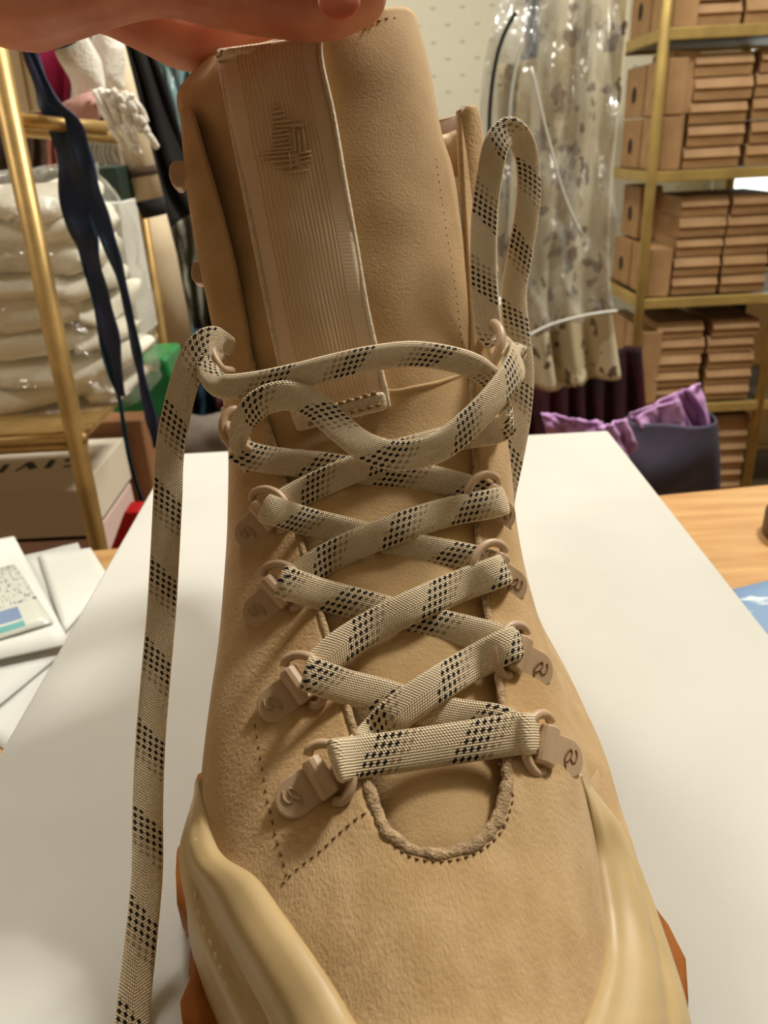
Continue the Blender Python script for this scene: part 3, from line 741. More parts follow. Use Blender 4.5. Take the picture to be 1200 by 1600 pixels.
chain([(10, -110, .27, .018), (160, -100, .286, .011), (260, -60, .294, .0092), (340, -30, .298, .0088), (400, -25, .295, .008)])
chain([(0, -140, .27, .015), (140, -150, .286, .0095), (240, -120, .294, .008), (310, -90, .296, .0075), (350, -80, .294, .007)])
wr = P(20, -75, .240)
m.tube([wr, wr.lerp(V((-.22, .16, 1.14)), .5), V((-.22, .16, 1.14)), V((-.30, -.02, 1.13))], [.026, .029, .033, .038], 18); m.ball(V((-.30, -.02, 1.13)), .037, 8)
sl = MB(); slp = [(V((-.20, .18, 1.14))), V((-.25, .10, 1.14)), V((-.32, -.06, 1.13)), V((-.40, -.25, 1.12)), V((-.36, -.36, 1.22)), V((-.26, -.42, 1.38))]
sl.tube([V(q_[:3]) for q_ in cr([tuple(p_) for p_ in slp], 5)], [.045 + .012 * k_ / 25 + .002 * math.sin(k_ * 1.9) for k_ in range(26)], 20); sl.build('sleeve', mat('dark_sleeve', (46, 44, 50), .9), hand, smooth=True)
body = m.build('hand', M_skin, hand, smooth=True)
r_ = body.modifiers.new('r', 'REMESH'); r_.mode = 'VOXEL'; r_.voxel_size = .0011; r_.use_smooth_shade = True
q = body.modifiers.new('m', 'SMOOTH'); q.iterations = 8; q.factor = .6
nl_ = []
for i in range(9):
    u = i / 8; rr = []
    for k in range(9):
        v_ = k / 8 * 2 - 1; hx = 496 + u * 68; wd = 33 * math.sqrt(max(.02, 1 - (2 * u - 1) ** 2))
        rr.append(P(hx, 2 + v_ * wd, .2211 + .0016 * (v_ * wd / 33) ** 2 + .004 * max(0, u - .6)))
    nl_.append(rr)
grid('thumbnail', nl_, M_nail, hand, thick=.001, sub=1)
# ================================================================ BACKGROUND
def cloth(name, left, right, Y, m, label=None, cat=None, group=None, folds=5, amp=.012, thick=.003, parent=None, seed=0, n=40, mrows=6, lump_=.0, drop=.6, sub=0):
    Ls = cr([tuple(map(float, p)) for p in left], mrows); Rs = cr([tuple(map(float, p)) for p in right], mrows)
    k_ = min(len(Ls), len(Rs)); rows = []
    for i in range(k_):
        t_ = i / (k_ - 1); a = Ls[int(t_ * (len(Ls) - 1))]; b_ = Rs[int(t_ * (len(Rs) - 1))]; rr = []
        for j in range(n + 1):
            s = j / n; x = a[0] + (b_[0] - a[0]) * s; y = a[1] + (b_[1] - a[1]) * s
            f = math.sin(2 * PI * (folds * s + .5 * noise.noise(V((s * 2, t_ * 1.5, seed)))) + seed) * amp * (.4 + drop * t_)
            f += lump_ * noise.noise(V((s * 6, t_ * 6, seed + 9))) + lump_ * .5 * noise.noise(V((s * 15, t_ * 13, seed + 3)))
            p = YP(x, y, Y); rr.append(p + V((0, f, 0)))
        rows.append(rr)
    o = grid(name, rows, m, parent, thick=thick, off=0, sub=sub)
    if label: tag(o, label, cat, group)
    return o
def boxpx(name, x0, y0, x1, y1, Y, dep, m, parent=None, zb=None, bevel=.004, ry=0, b=None):
    a = YP(x0, (y0 + y1) / 2, Y); c = YP(x1, (y0 + y1) / 2, Y); tp = YP((x0 + x1) / 2, y0, Y); bt = YP((x0 + x1) / 2, y1, Y)
    z0 = zb if zb is not None else bt.z
    q = MB(); q.box(((a.x + c.x) / 2, Y + dep / 2, (tp.z + z0) / 2), (c.x - a.x, dep, tp.z - z0))
    return q.build(name, m, parent, bevel=bevel), ((a.x + c.x) / 2, Y, z0)
M_brass = mat('brushed_brass', (200, 166, 104), .42, metal=.6, var=.12, vscale=30)
M_black = mat('black_cloth', (22, 20, 20), .9, var=.3, vscale=40)
M_navy = mat('navy_satin', (28, 38, 84), .55, rgb2=(14, 46, 72), vscale=18)
M_white = mat('white_towel', (242, 238, 226), .95, bump=.8, bscale=350, bdist=.003)
M_pinkish = mat('blush_towel', (206, 160, 152), .95, bump=.6, bscale=350, bdist=.003)
M_mag = mat('magenta_cloth', (186, 44, 104), .85, var=.25, vscale=14)
M_beige = mat('beige_board', (214, 196, 164), .8, var=.05, vscale=10)
M_kraft = mat('kraft_card', (190, 152, 108), .6, rgb2=(170, 132, 88), vscale=14, bump=.15, bscale=80, bdist=.001)
M_kraftd = mat('finger_hole', (52, 38, 26), .9)
M_greend = mat('dark_green_board', (28, 48, 38), .6)
M_green = mat('green_plastic', (8, 140, 70), .35, var=.3, vscale=20)
M_teal = mat('teal_cloth', (16, 74, 92), .8, rgb2=(20, 44, 66), vscale=16)
M_greyc = mat('grey_cloth', (126, 116, 104), .9, var=.25, vscale=18)
M_brown = mat('brown_cloth', (84, 62, 46), .9, var=.4, vscale=14)
M_lblue = mat('pale_blue_film', (158, 186, 186), .25, rgb2=(128, 164, 170), vscale=14, spec=.7)
M_greyfilm = mat('grey_film', (148, 146, 130), .3, rgb2=(110, 108, 96), vscale=16, spec=.7)
M_red = mat('red_plastic', (196, 24, 34), .4)
M_carton = mat('brown_carton', (156, 110, 72), .75, var=.12, vscale=9)
M_paper = mat('white_paper', (224, 225, 217), .7)
M_boxw = mat('cream_box_board', (206, 198, 174), .6)
M_boxs = mat('ivory_box_board', (236, 226, 206), .6)
M_maroon = mat('maroon_cloth', (86, 18, 34), .9, rgb2=(40, 16, 24), vscale=9)
M_lilac = mat('lilac_cloth', (222, 176, 226), .6, rgb2=(196, 146, 204), vscale=14)
M_char = mat('charcoal_cloth', (84, 78, 98), .85, rgb2=(66, 64, 76), vscale=12)
M_letter = mat('black_lettering', (34, 28, 22), .6)
M_cream_text = mat('folded_white_textile', (246, 242, 224), .85, var=.06, vscale=10)
def film(name, tint=(235, 235, 222), dens=.12, scale=14):
    m = bpy.data.materials.new(name); m.use_nodes = True; nt = m.node_tree; out = nt.nodes['Material Output']
    nt.nodes.remove(nt.nodes['Principled BSDF'])
    tr = nt.nodes.new('ShaderNodeBsdfTransparent'); gl = nt.nodes.new('ShaderNodeBsdfGlossy'); gl.inputs['Roughness'].default_value = .16
    df = nt.nodes.new('ShaderNodeBsdfDiffuse'); df.inputs['Color'].default_value = lin(tint)
    co = nt.nodes.new('ShaderNodeTexCoord'); nz = nt.nodes.new('ShaderNodeTexNoise'); nz.inputs['Scale'].default_value = scale; nz.inputs['Detail'].default_value = 5
    nz.inputs['Distortion'].default_value = 1.2
    nt.links.new(co.outputs['Object'], nz.inputs['Vector']); bp = nt.nodes.new('ShaderNodeBump'); bp.inputs['Strength'].default_value = 1; bp.inputs['Distance'].default_value = .03
    nt.links.new(nz.outputs['Fac'], bp.inputs['Height']); nt.links.new(bp.outputs[0], gl.inputs['Normal'])
    m1 = nt.nodes.new('ShaderNodeMixShader'); m1.inputs[0].default_value = dens; nt.links.new(tr.outputs[0], m1.inputs[1]); nt.links.new(df.outputs[0], m1.inputs[2])
    m2 = nt.nodes.new('ShaderNodeMixShader'); m2.inputs[0].default_value = .14; nt.links.new(m1.outputs[0], m2.inputs[1]); nt.links.new(gl.outputs[0], m2.inputs[2])
    nt.links.new(m2.outputs[0], out.inputs['Surface']); return m
M_film = film('clear_plastic_film', dens=.10); M_film2 = film('garment_bag_film', (205, 206, 196), .16, 7)
# ---------------- left: brass rack
rk = empty('garment_rack', tuple(YP(150, 850, .75).to_tuple()[:2]) + (0,), 'brass tube rack with a shelf rail standing left behind the table', 'rack')
pr = .0098
a_ = YP(-2, 100, .75); b_ = YP(153, 852, .75); dd_ = (b_ - a_); foot = b_ + dd_ * ((0 - b_.z) / dd_.z)
topp = a_ - dd_ * .35
m = MB(); m.tube([topp, foot], pr, 14); m.build('post', M_brass, rk, smooth=True)
lx = YP(-420, 700, .75).x
m = MB(); m.tube([V((lx, .75, 1.35)), V((lx - .02, .75, 0))], pr, 14); m.build('post', M_brass, rk, smooth=True)
c_ = YP(203, 205, 1.30); e_ = YP(264, 600, 1.30); de = e_ - c_
m = MB(); m.tube([c_ - de * .4, e_ + de * ((0 - e_.z) / de.z)], .0085, 12); m.build('post', M_brass, rk, smooth=True)
m = MB(); m.tube([V((lx, 1.3, 1.3)), V((lx, 1.3, 0))], .0085, 12); m.build('post', M_brass, rk, smooth=True)
r1 = YP(20, 187, .755); r2 = YP(202, 222, 1.30)
m = MB(); m.tube([r1, YP(165, 201, .80)], .0062, 12); m.build('rail', M_brass, rk, smooth=True)
m = MB(); m.tube([V((lx, .76, r1.z)), r1], .0062, 12); m.build('rail', M_brass, rk, smooth=True)
m = MB(); m.tube([YP(24, 203, .86), YP(190, 216, .95)], .0062, 12); m.build('rail', M_brass, rk, smooth=True)
for yy, yd in ((690, .75), (701, .752)):
    m = MB(); m.tube([V((lx, yd, YP(60, yy, yd).z)), YP(135, yy - 6, yd)], .0055, 12); m.build('rail', M_brass, rk, smooth=True)
zs = YP(60, 690, .75).z + .003
m = MB(); m.box(((lx + YP(135, 690, .75).x) / 2, .89, zs), (YP(135, 690, .75).x - lx, .26, .006)); m.build('shelf_panel', M_brass, rk)
m = MB(); m.tube([YP(222, 565, 1.28), YP(252, 512, 1.30)], .004, 8); m.build('brace', M_brass, rk, smooth=True)
zu = r1.z + .008
# folded textiles in a clear bag on the shelf
zb = zs + .004; ztop = YP(90, 292, .85).z; nst = 8; hh = (ztop - zb) / nst
xr_ = YP(178, 500, .85).x; xl_ = YP(-150, 500, .85).x
for i in range(nst):
    z0 = zb + i * hh; rr = []; shrink = .012 * noise.noise(V((i * 1.7, 2, 0)))
    w_ = (xr_ - xl_); cx_ = (xr_ + xl_) / 2 + shrink - .008 * max(0, i - 5); dp = .13; cy = .90; vs = []
    K = 44; rings = []
    for q_ in range(9):
        v_ = q_ / 8; zz = z0 + v_ * hh * .97; bulge = math.sin(PI * v_) ** .5; ring = []
        for k in range(K):
            an = 2 * PI * k / K; ex = .35
            ux = math.copysign(abs(math.cos(an)) ** ex, math.cos(an)); uy = math.copysign(abs(math.sin(an)) ** ex, math.sin(an))
            p = V((cx_ + ux * (w_ / 2 - .02 + .02 * bulge), cy + uy * (dp / 2 - .018 + .018 * bulge), zz))
            p += V((1, 1, .8)) * (noise.noise(p * 20 + V((i * 7, 0, 0))) * .022 + noise.noise(p * 48 + V((i * 3, 0, 0))) * .010)
            ring.append(p)
        rings.append(ring)
    vs, fs, uvs = gridmesh(rings, closed=True); b0 = len(vs)
    vs = list(vs); fs = list(fs); fs.append(tuple(range(K))[::-1]); fs.append(tuple(8 * K + k for k in range(K)))
    o = mesh('folded_textile', vs, fs, M_cream_text, None, True)
    where = ['at the bottom of the stack', 'second from the bottom', 'third from the bottom', 'fourth from the bottom', 'fifth from the bottom', 'sixth from the bottom', 'seventh from the bottom, just under the top one', 'at the top of the stack'][i]
    tag(o, 'folded white textile in the clear bag, ' + where, 'textile', 'folded white textiles in the clear bag')
sh = []
for i in range(30):
    v_ = i / 29; z = zb + .001 + (ztop + .015 - zb) * v_; ring = []
    for k in range(60):
        an = 2 * PI * k / 60; ex = .38
        ux = math.copysign(abs(math.cos(an)) ** ex, math.cos(an)); uy = math.copysign(abs(math.sin(an)) ** ex, math.sin(an))
        tap = 1 - .25 * sm((v_ - .82) / .18)
        p = V(((xr_ + xl_) / 2 + ux * (w_ / 2 + .014) * tap, .90 + uy * .085 * tap, z)); nz_ = noise.noise(p * 18) * .016 + noise.noise(p * 45) * .010
        if v_ > .03: p += V((ux * nz_, uy * nz_, nz_ * .6))
        ring.append(p)
    sh.append(ring)
vs, fs, _ = gridmesh(sh, closed=True); fs.append(tuple(29 * 60 + k for k in range(60)))
tag(mesh('plastic_bag', vs, fs, M_film, None, True), 'clear crinkled plastic bag around the folded white textiles on the rack', 'bag')
# beige board, magenta cloth, towels on the upper rails
o, _ = boxpx('fabric_board', -60, 40, 50, 186, .90, .008, M_beige, zb=zu + .004, bevel=.002); tag(o, 'beige flat board standing on the upper rail behind the brass post', 'board')
m = MB(); m.tube([YP(24, 50, .899), YP(48, 178, .899)], .0008, 5); m.build('seam_line', M_seam, o)
cloth('draped_cloth', [(30, 50), (44, 110), (58, 190)], [(118, 50), (116, 120), (108, 190)], .93, M_mag, 'magenta cloth hanging beside the white fringed towels', 'cloth', folds=2, amp=.008)
def bundle(name, path, Y, m, label, cat, group=None, seed=0):
    q = MB(); pts = [YP(x, y, Y + dy) for x, y, r, dy in path]; rs = [r * pxm(Y) for x, y, r, dy in path]
    c = cr([tuple(p) + (r,) for p, r in zip(pts, rs)], 6); q.tube([V(z[:3]) for z in c], [z[3] for z in c], 20, flat=.7, ref=(0, 1, 0))
    for i, v_ in enumerate(q.v): q.v[i] = v_ + (v_ - V((v_.x, Y, v_.z))) * 0 + V((1, 1, .5)) * noise.noise(v_ * 26 + V((seed, 0, 0))) * .012
    o = q.build(name, m, None, smooth=True, sub=1); return tag(o, label, cat, group)
tw = bundle('fringed_towel', [(100, 34, 10, 0), (118, 60, 18, 0), (130, 110, 24, 0), (134, 150, 25, 0), (136, 178, 23, .0)], .92, M_white, 'white fringed towel draped over the upper rail beside the magenta cloth', 'towel', seed=1)
m = MB(); m.tube([YP(116, 156, .90), YP(124, 172, .90), YP(132, 192, .90)], [.021, .021, .018], 18, flat=.7, ref=(0, 1, 0)); m.build('blush_end', M_pinkish, tw, smooth=True)
tw2 = bundle('fringed_towel', [(172, 44, 12, 0), (168, 70, 21, 0), (178, 110, 17, 0), (186, 140, 10, 0)], .99, M_white, 'cream white towel hanging behind the fringed one, next to the black coat', 'towel', seed=5)
m = MB()
for i in range(16):
    x0 = 150 + i * 3.6 + random.uniform(-2, 2); y0 = 150 + random.uniform(-10, 8); L_n = random.uniform(50, 95)
    pts = [YP(x0 + L_n * .5 * k / 5 + random.uniform(-2.5, 2.5), y0 + L_n * (k / 5) * (1.0 - .015 * i), .885 + .01 * random.random()) for k in range(6)]
    c = cr([tuple(p) for p in pts], 3); m.tube([V(z) for z in c], [.0030 + .0008 * random.random()] * len(c), 7)
o = m.build('fringe', M_white, tw, smooth=True); o['kind'] = 'stuff'
# black hanger
m = MB(); m.tube([YP(62, 40, .9), YP(50, 52, .9), YP(66, 62, .9), YP(84, 70, .9), YP(102, 66, .9), YP(112, 66, .9), YP(100, 44, .9)], .0045, 10); m.tube([YP(66, 56, .9), YP(92, 60, .9)], .007, 10)
tag(m.build('clothes_hanger', M_black, None, smooth=True), 'black clothes hanger above the magenta cloth', 'hanger')
# navy straps
def strap(name, pts, Y, wd, m, parent):
    c = cr([tuple(map(float, p)) for p in pts], 8); rows = []
    for i, q in enumerate(c):
        x, y, w_ = q[:3]; tw_ = .5 * math.sin(i * .35)
        p = YP(x, y, Y); hw = w_ * pxm(Y) / 2
        rows.append([p + V((math.cos(tw_) * hw * s, math.sin(tw_) * hw * s + .003 * math.cos(s * 2), 0)) for s in (-1, -.5, 0, .5, 1)])
    return grid(name, rows, m, parent, thick=.0015, off=0)
ns = empty('sash', tuple(YP(75, 150, .84)), 'navy blue satin sash with split tails hanging down in front of the rack', 'sash')
YSASH = .775
strap('strap', [(36, 40, 12), (50, 90, 18), (72, 150, 28), (92, 190, 30), (106, 250, 34), (122, 330, 40), (142, 400, 30), (160, 470, 22), (176, 540, 26), (190, 620, 10)], YSASH, 1, M_navy, ns)
strap('strap', [(40, 60, 8), (78, 150, 14), (112, 186, 20), (128, 240, 24), (146, 300, 26), (168, 370, 20), (188, 430, 16), (204, 500, 10), (216, 560, 14), (226, 610, 12), (238, 660, 16), (244, 700, 8)], YSASH - .01, 1, M_navy, ns)
strap('strap', [(84, 170, 10), (100, 240, 10), (112, 320, 9), (130, 400, 7), (150, 480, 6), (166, 560, 8), (186, 620, 6), (196, 680, 5), (206, 730, 5), (222, 782, 5)], YSASH + .012, 1, M_teal, ns)
# boards, cords and dark things under the upper rail
o, _ = boxpx('box_file', 66, 262, 188, 318, 1.06, .12, M_greend, bevel=.003); tag(o, 'dark green board lying behind the navy sash above the textile bag', 'board')
o2, _ = boxpx('paper_stack', 158, 318, 194, 440, 1.18, .10, M_paper, zb=zb, bevel=.001); tag(o2, 'upright white paper pack beside the textile bag', 'paper')
for i, (x0, x1, c, lb) in enumerate(((-40, 36, M_brown, 'brown cloth hanging at the far left under the upper rail'), (34, 74, M_brown, 'dark brown cloth hanging beside the peach cloth'), (72, 100, mat('peach_cloth', (206, 132, 112), .8, var=.2, vscale=20), 'peach pink cloth hanging under the upper rail'))):
    cloth('hanging_cloth', [(x0, 196), (x0, 300)], [(x1, 196), (x1 + 4, 300 if i < 2 else 258)], 1.2 + i * .03 - (.08 if i == 2 else 0), c, lb, 'cloth', 'cloths hanging under the upper rail', folds=2, amp=.01, seed=i)
ck = MB()
for i in range(6):
    x0 = 138 + i * 7; ck.tube([YP(x0, 208, 1.0), YP(x0 + 4, 225, .99), YP(x0 + 2, 240, 1.0), YP(x0 + 10, 256, 1.0)], .0024, 6)
tag(ck.build('cord_bundle', mat('grey_cord', (150, 146, 134), .6), None, smooth=True), 'bundle of thin grey cords looped under the upper rail', 'cord')
cloth('hanging_cloth', [(150, 205), (186, 350), (200, 480)], [(205, 205), (232, 350), (240, 480)], 1.42, mat('taupe_cloth', (150, 134, 108), .9, var=.25, vscale=16), 'taupe cloth hanging behind the gold rear post', 'cloth', folds=2, amp=.02, seed=4)
cloth('hanging_cloth', [(-150, 20), (-150, 480), (-150, 900)], [(170, 20), (215, 480), (240, 900)], 1.66, M_brown, 'large brown cloth added behind the whole rack to darken the gaps', 'cloth', folds=7, amp=.03, seed=6)  # added backdrop, keeps the gaps between the rack items dark
# kraft tubes and rolled things
kt = empty('cardboard_tube', tuple(YP(215, 200, 1.12)), 'kraft cardboard tube leaning beside the towels, black end cap', 'tube')
m = MB(); m.tube([YP(168, 60, 1.12), YP(236, 318, 1.12)], .0185, 20); m.build('tube_body', M_beige, kt, smooth=True)
m = MB(); m.tube([YP(234, 312, 1.12), YP(242, 338, 1.12)], [.0195, .017], 20); m.build('end_cap', M_black, kt, smooth=True)
m = MB(); m.tube([YP(219, 262, 1.119), YP(223, 276, 1.119)], .0205, 20); m.build('band', M_brown, kt, smooth=True)
m = MB(); m.tube([YP(236, 318, 1.36), YP(248, 400, 1.36), YP(268, 536, 1.36)], [.020, .030, .037], 24); tag(m.build('fabric_roll', M_beige, None, smooth=True), 'beige rolled fabric standing below the kraft tube', 'roll')
cloth('coat', [(168, 30), (200, 120), (236, 300), (262, 360)], [(215, 45), (250, 110), (292, 250), (318, 318)], 1.45, M_black, 'black coat hanging diagonally beside the boot shaft', 'coat', folds=2, amp=.02, thick=.006, seed=2)
cloth('plastic_cover', [(208, 40), (246, 130), (288, 270)], [(300, 40), (300, 130), (302, 250)], 1.58, M_lblue, 'pale blue glossy garment cover behind the black coat', 'cover', folds=3, amp=.012, lump_=.02, seed=3)
cloth('plastic_cover', [(255, 350), (268, 440), (296, 540)], [(318, 300), (330, 400), (345, 540)], 1.56, M_greyfilm, 'grey crinkled plastic cover hanging beside the beige roll', 'cover', folds=3, amp=.015, lump_=.03, seed=5)
cloth('hanging_cloth', [(312, -420), (296, 300), (300, 430)], [(345, -420), (345, 300), (350, 430)], 1.72, M_teal, 'dark teal cloth hanging behind the grey plastic cover', 'cloth', folds=2, amp=.015, seed=8)
o, _ = boxpx('storage_box', 196, 420, 250, 560, 1.36, .14, mat('dark_brown_box', (70, 54, 38), .6), zb=0); tag(o, 'tall dark brown box behind the gold rear post', 'box')
m = MB()
for x, y in ((206, 452), (212, 494), (199, 506), (240, 535)): m.ball(YP(x, y, 1.30), .012, 6, (1.2, .5, .8))
tag(m.build('silver_glint', mat('glint', (225, 225, 220), .2, metal=.8), None, smooth=True), 'silver glints on the dark box, shaped as small shiny lumps', 'glint')  # shiny lumps standing in for glints of light on the dark items
# carton with green bag, teal pile
ctn = boxpx('carton', 150, 657, 236, 815, 1.06, .24, M_carton, zb=0, bevel=.003)[0]; tag(ctn, 'brown carton under the green bag, behind the table', 'carton')
zc = YP(190, 657, 1.06).z
def pile(name, c, r, m, label, cat, seed=0, sq=(1, 1, 1), amp=.35):
    q = MB(); q.ball(c, r, 16, sq)
    for i, v_ in enumerate(q.v): q.v[i] = v_ + (v_ - V(c)) * noise.noise(v_ * (1.6 / r) + V((seed, seed, 0))) * amp
    return tag(q.build(name, m, None, smooth=True, sub=1), label, cat)
def facet(name, poly, Y, dep, m, label, cat, sub=0, bev=.006):
    q = MB(); q.prism([YP(x, y, Y) for x, y in poly], (0, 1, 0), dep); return tag(q.build(name, m, None, bevel=bev), label, cat)
facet('gift_bag', [(170, 652), (196, 600), (212, 562), (258, 560), (268, 590), (262, 640), (250, 655)], 1.10, .10, M_green, 'glossy green plastic bag standing on the brown carton', 'bag')
cloth('folded_cloth', [(262, 520), (258, 600), (262, 700)], [(355, 520), (352, 600), (350, 700)], 1.50, M_teal, 'dark teal cloth heap right of the green bag', 'cloth', folds=3, amp=.03, lump_=.05, thick=.01, seed=11)
pile('folded_cloth', YP(330, 690, 1.30), .075, M_greyc, 'grey crumpled cloth behind the far left corner of the shoe box', 'cloth', 3, (1.1, .8, .7))
pile('folded_cloth', YP(353, 628, 1.36), .018, M_maroon, 'small crimson cloth beside the teal heap', 'cloth', 4)
m = MB(); q1 = YP(330, 705, 1.30); m.box((q1.x, 1.35, (q1.z - .02) / 2), (.26, .16, q1.z - .02)); tag(m.build('storage_crate', M_carton, None, bevel=.004), 'low brown crate under the grey cloth behind the shoe box', 'crate')
# lettered white shoe box on the left
zt = H(128, 765, 0.69); Yf = .86
pt = YP(126, 765, Yf); pb_ = YP(178, 684, 1.09); ztb = pt.z
sb = empty('shoe_box', (pt.x - .2, Yf, 0.4), 'cream lidded box with black lettering on its top, behind the brass post', 'box')
wL = .30; ang = math.atan2(pb_.x - pt.x, pb_.y - pt.y) * .0
def sbox(x0, x1, y0, y1, z0, z1, m_, name, par, bev=.002):
    q = MB(); q.box(((x0 + x1) / 2, (y0 + y1) / 2, (z0 + z1) / 2), (x1 - x0, y1 - y0, z1 - z0)); return q.build(name, m_, par, bevel=bev)
xR = pt.x; zl = YP(90, 840, Yf).z; yB = H(178, 684, ztb).y
sbox(xR - wL, xR, Yf, yB, zl, ztb, M_boxs, 'lid', sb)
sbox(xR - wL + .004, xR - .004, Yf + .004, yB - .004, zl - .006, zl, M_black, 'seam', sb, 0)
sbox(xR - wL + .002, xR - .002, Yf + .002, yB - .002, zl - .09, zl - .006, mat('box_bottom_board', (236, 206, 200), .6), 'box_base', sb)
sb.location.z = zl - .09
for ch in sb.children: ch.matrix_parent_inverse = Matrix.Translation(-V(sb.location))
m = MB(); m.box((xR - wL / 2 + .01, (Yf + yB) / 2, (zl - .09) / 2), (wL * .96, (yB - Yf) * .96, zl - .09)); tag(m.build('storage_crate', M_carton, None, bevel=.004), 'brown crate under the lettered cream box', 'crate')
LETT = []
def stroke(p, q, wd):
    a = H(p[0], p[1], ztb + .0004); b__ = H(q[0], q[1], ztb + .0004); d_ = (b__ - a).normalized(); nn = V((-d_.y, d_.x, 0)) * wd / 2
    mm = MB(); mm.prism([a - nn, b__ - nn, b__ + nn, a + nn], (0, 0, 1), .0008); return mm
mm = MB()
for p, q, wd in (((-8, 741), (0, 737), .006), ((2, 737), (11, 726), .007), ((25, 736), (45, 724), .003), ((45, 723), (52, 732), .010), ((74, 731), (83, 719), .008), ((100, 729), (118, 728), .004), ((103, 721), (112, 716), .007), ((112, 716), (116, 722), .004)):
    s_1 = stroke(p, q, wd); mm.add(s_1.v, s_1.f)
mm.build('lettering', M_letter, sb)
q1 = YP(198, 850, .93); facet('red_folder', [(172, 860), (194, 800), (216, 800), (216, 900), (172, 900)], .80, .03, M_red, 'red folder edge between the lettered box and the shoe box', 'folder', bev=.002)
# papers on the table, left
def sheet(name, pts, z, th, m, label, cat='paper', group=None, curl=0):
    A_, B_, C_, D_ = [H(x, y, z) for x, y in pts]; rows = []
    for i in range(9):
        u = i / 8; rows.append([A_.lerp(B_, j / 8).lerp(D_.lerp(C_, j / 8), u) + V((0, 0, curl * math.sin(PI * j / 8) * math.sin(PI * u) + abs(noise.noise(V((i * .4, j * .4, z * 100)))) * .0015)) for j in range(9)])
    o = grid(name, rows, m, None, thick=th, off=1); fix = None
    return tag(o, label, cat, group)
M_paper2 = mat('grey_white_paper', (208, 210, 204), .6)
sheet('paper_sheet', [(-120, 1080), (60, 1030), (110, 1010), (20, 1180)], TABLE + .0012, .0006, M_paper2, 'lowest white sheet at the left, mostly under the envelopes', group='papers on the table')
sheet('paper_sheet', [(-100, 900), (122, 849), (170, 960), (-60, 1150)], TABLE + .004, .0006, M_paper2, 'white sheet whose torn far corner points to the brass post', group='papers on the table')
sheet('paper_sheet', [(60, 866), (142, 857), (172, 905), (100, 990)], TABLE + .007, .0006, M_paper, 'small white sheet beside the shoe box edge', group='papers on the table')
sheet('envelope', [(-60, 852), (22, 838), (110, 1005), (-90, 1048)], TABLE + .011, .0012, M_paper, 'white envelope on top at the left carrying the label pouch', 'envelope', 'papers on the table')
def printed():
    m = mat('label_print', (206, 212, 200), .25, spec=.6); nt = m.node_tree; b = nt.nodes['Principled BSDF']
    uv = nt.nodes.new('ShaderNodeUVMap'); sp = nt.nodes.new('ShaderNodeSeparateXYZ'); nt.links.new(uv.outputs[0], sp.inputs[0])
    nz = nt.nodes.new('ShaderNodeTexNoise'); nz.inputs['Scale'].default_value = 14; mp = nt.nodes.new('ShaderNodeMapping'); mp.inputs['Scale'].default_value = (3, 1, 1)
    nt.links.new(uv.outputs[0], mp.inputs[0]); nt.links.new(mp.outputs[0], nz.inputs['Vector'])
    ink = N(nt, 'MULTIPLY', N(nt, 'GREATER_THAN', nz.outputs['Fac'], .60), N(nt, 'LESS_THAN', sp.outputs[1], .62))
    c1 = mixc(nt, ink, lin((214, 218, 206)), lin((96, 112, 116)))
    v = sp.outputs[1]
    blue = N(nt, 'MULTIPLY', N(nt, 'MULTIPLY', N(nt, 'GREATER_THAN', v, .66), N(nt, 'LESS_THAN', v, .84)), N(nt, 'LESS_THAN', sp.outputs[0], .74))
    grn = N(nt, 'MULTIPLY', N(nt, 'MULTIPLY', N(nt, 'GREATER_THAN', v, .87), N(nt, 'LESS_THAN', v, .95)), N(nt, 'LESS_THAN', sp.outputs[0], .74))
    c2 = mixc(nt, grn, mixc(nt, blue, c1, lin((130, 152, 186))), lin((110, 176, 172))); nt.links.new(c2, b.inputs['Base Color']); return m
sheet('label_pouch', [(-60, 900), (22, 882), (84, 972), (-80, 1022)], TABLE + .0135, .0008, printed(), 'printed clear label pouch with blue and green bars lying on the envelope', 'label')
# blue printed paper and dark tape roll at right
M_bluep = mat('blue_print', (118, 148, 182), .5, rgb2=(216, 224, 226), vscale=38, mixlo=.36, mixhi=.42, stretch=(1, 3, 1), detail=3)
sheet('printed_bag', [(1140, 922), (1290, 884), (1340, 1040), (1190, 1080)], TABLE + .0015, .0008, M_bluep, 'blue paper with a white brush print beside the shoe box at the right', 'paper')
m = MB(); cc = H(1258, 838, TABLE); m.tube([cc, cc + V((0, 0, .022))], .034, 28); tag(m.build('tape_roll', mat('dark_tape', (60, 38, 26), .4), None, bevel=.002), 'dark brown tape roll cut off at the right picture edge', 'tape')
# ---------------- right: brass shelf unit with kraft boxes
YS = 2.0; DS = .36
su = empty('shelf_unit', tuple(YP(1000, 700, YS).to_tuple()[:2]) + (0,), 'brass framed shelf unit packed with kraft boxes at the right', 'shelf')
M_br2 = mat('pale_brass', (196, 168, 98), .45, metal=.35, var=.1, vscale=20)
pA = YP(1043, 0, YS); pB = YP(984, 650, YS); dv = pB - pA; pr2 = .0125
xp = pB.x
def vpost(x, y, parent=su, lean=0):
    m = MB(); m.tube([V((x + lean, y, 2.0)), V((x, y, 0))], pr2, 12); return m.build('post', M_br2, parent, smooth=True)
lean = (pA.x - pB.x) / (pA.z - pB.z) * 2.0
x0p = pB.x - lean * pB.z / 2.0
qR = YP(1166, 758, YS); xRr = qR.x + .045
XEND = 1.45
vpost(x0p, YS, lean=lean); vpost(x0p, YS + DS, lean=lean)
rA = YP(1207, 500, YS); rl = (rA.x - qR.x) / (rA.z - qR.z) * 2.0; vpost(qR.x - rl * qR.z / 2, YS, lean=rl); vpost(qR.x - rl * qR.z / 2, YS + DS, lean=rl)
vpost(XEND, YS); vpost(XEND, YS + DS)
